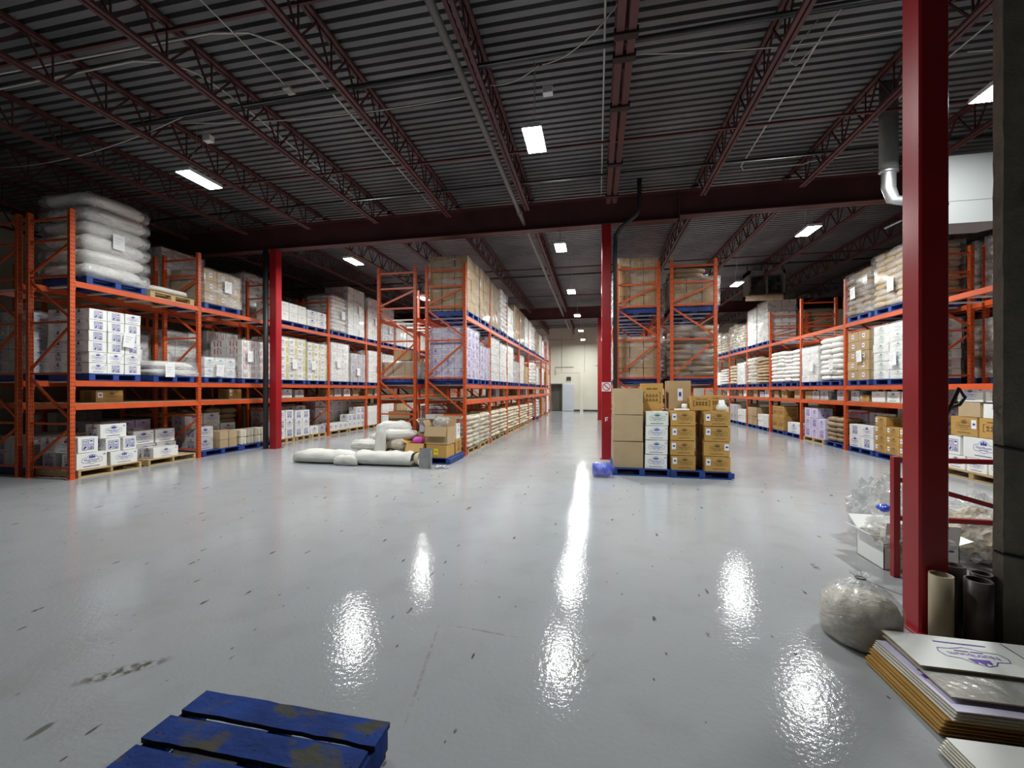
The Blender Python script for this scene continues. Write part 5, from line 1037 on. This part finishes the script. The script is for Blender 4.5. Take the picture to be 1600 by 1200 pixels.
for i in range(6):
    flat(1.535 + 0.004 * i, 1.70, 2.4, 2.25 - 0.004 * i, 0.008 + 0.013 * i, 0.006, 'white_card', 'flattened white carton, %s from the floor in the nearest corner pile' % ORD[i], 0.03 - 0.006 * i, 0.004, seed=20 + i)

# red guard frame, carton of film waste and bags behind it
gr = empty('guard_frame', (2.6, 4.27, 0)); tag(gr, 'dark red steel guard frame with rails between the near column and pillar', 'guard rail')
for x in (0.0, 1.15):
    q = MB(); q.bar((x, 0, 0), (x, 0, 1.06), 0.05, 0.05, 0, (0, 1, 0)); put('post', q.mesh('post', 'red_paint'), gr)
for a, b, nm in (((0.02, 0, 1.035), (1.13, 0, 1.035), 'rail'), ((0.02, 0, 0.52), (1.13, 0, 0.52), 'rail'), ((0.02, 0, 0.86), (1.13, 0, 0.54), 'brace')):
    q = MB(); q.bar(a, b, 0.04, 0.04); put(nm, q.mesh(nm, 'red_paint'), gr)
open_carton(2.88, 4.60, 0.0, 0.58, 0.40, 0.26, 'white_blue', 'opened white carton overflowing with crumpled clear film behind the red guard', 0.0, (0.15, 1.2, 1.0, 1.1), None)
def crumple(name, loc, sc, seed, m, label, cat, amp=0.35):
    q = MB(); n, mm = 40, 24; vs = []
    for i in range(mm + 1):
        a = -PI / 2 + PI * i / mm
        for k in range(n):
            b = 2 * PI * k / n; p = Vector((math.cos(a) * math.cos(b), math.cos(a) * math.sin(b), math.sin(a)))
            nn = abs(mnoise.noise(p * 2.1 + Vector((seed, 0, 0)))) + 0.5 * abs(mnoise.noise(p * 5.3 + Vector((seed, 3, 0)))) + 0.25 * abs(mnoise.noise(p * 11 + Vector((seed, 3, 5))))
            p = p * 0.5 * (0.8 + amp * nn); vs.append((p.x, p.y, max(p.z, -0.42) + 0.42))
    q.add(vs, [(i * n + k, i * n + (k + 1) % n, (i + 1) * n + (k + 1) % n, (i + 1) * n + k) for i in range(mm) for k in range(n)])
    return tag(put(name, q.mesh(name, m, False), None, loc, (0, 0, seed), sc), label, cat)
crumple('film_waste', (2.85, 4.58, 0.1), (0.80, 0.52, 0.40), 1.3, 'clear_bag', 'crumpled clear plastic film heaped in the opened white carton', 'plastic film', 0.6)
crumple('film_waste', (2.87, 4.60, 0.06), (0.56, 0.38, 0.34), 4.1, 'sack_cream', 'pale yellowed film packed at the bottom of the opened white carton', 'plastic film', 0.5)
crumple('film_waste', (3.05, 5.25, 0.0), (0.55, 0.5, 0.75), 6.1, 'clear_bag', 'tall clear film bundle behind the opened white carton', 'plastic film', 0.5)
crumple('waste_bag', (3.66, 4.85, 0.0), (0.72, 0.62, 0.66), 2.2, 'clear_bag', 'big clear waste bag filled with film behind the guard rails', 'bag', 0.45)
crumple('film_waste', (3.66, 4.87, 0.02), (0.56, 0.48, 0.5), 7.7, 'sack_cream', 'yellowed film inside the big clear waste bag', 'plastic film', 0.5)
q = sack_mesh(41, lump=0.3); tag(put('blue_wrapper', q.mesh('blue_wrapper', 'blue_plastic', True), None, (2.72, 4.62, 0.48), (0.2, 0, 0.4), (0.14, 0.08, 0.05)), 'small crumpled blue wrapper on top of the film heap', 'wrapper')
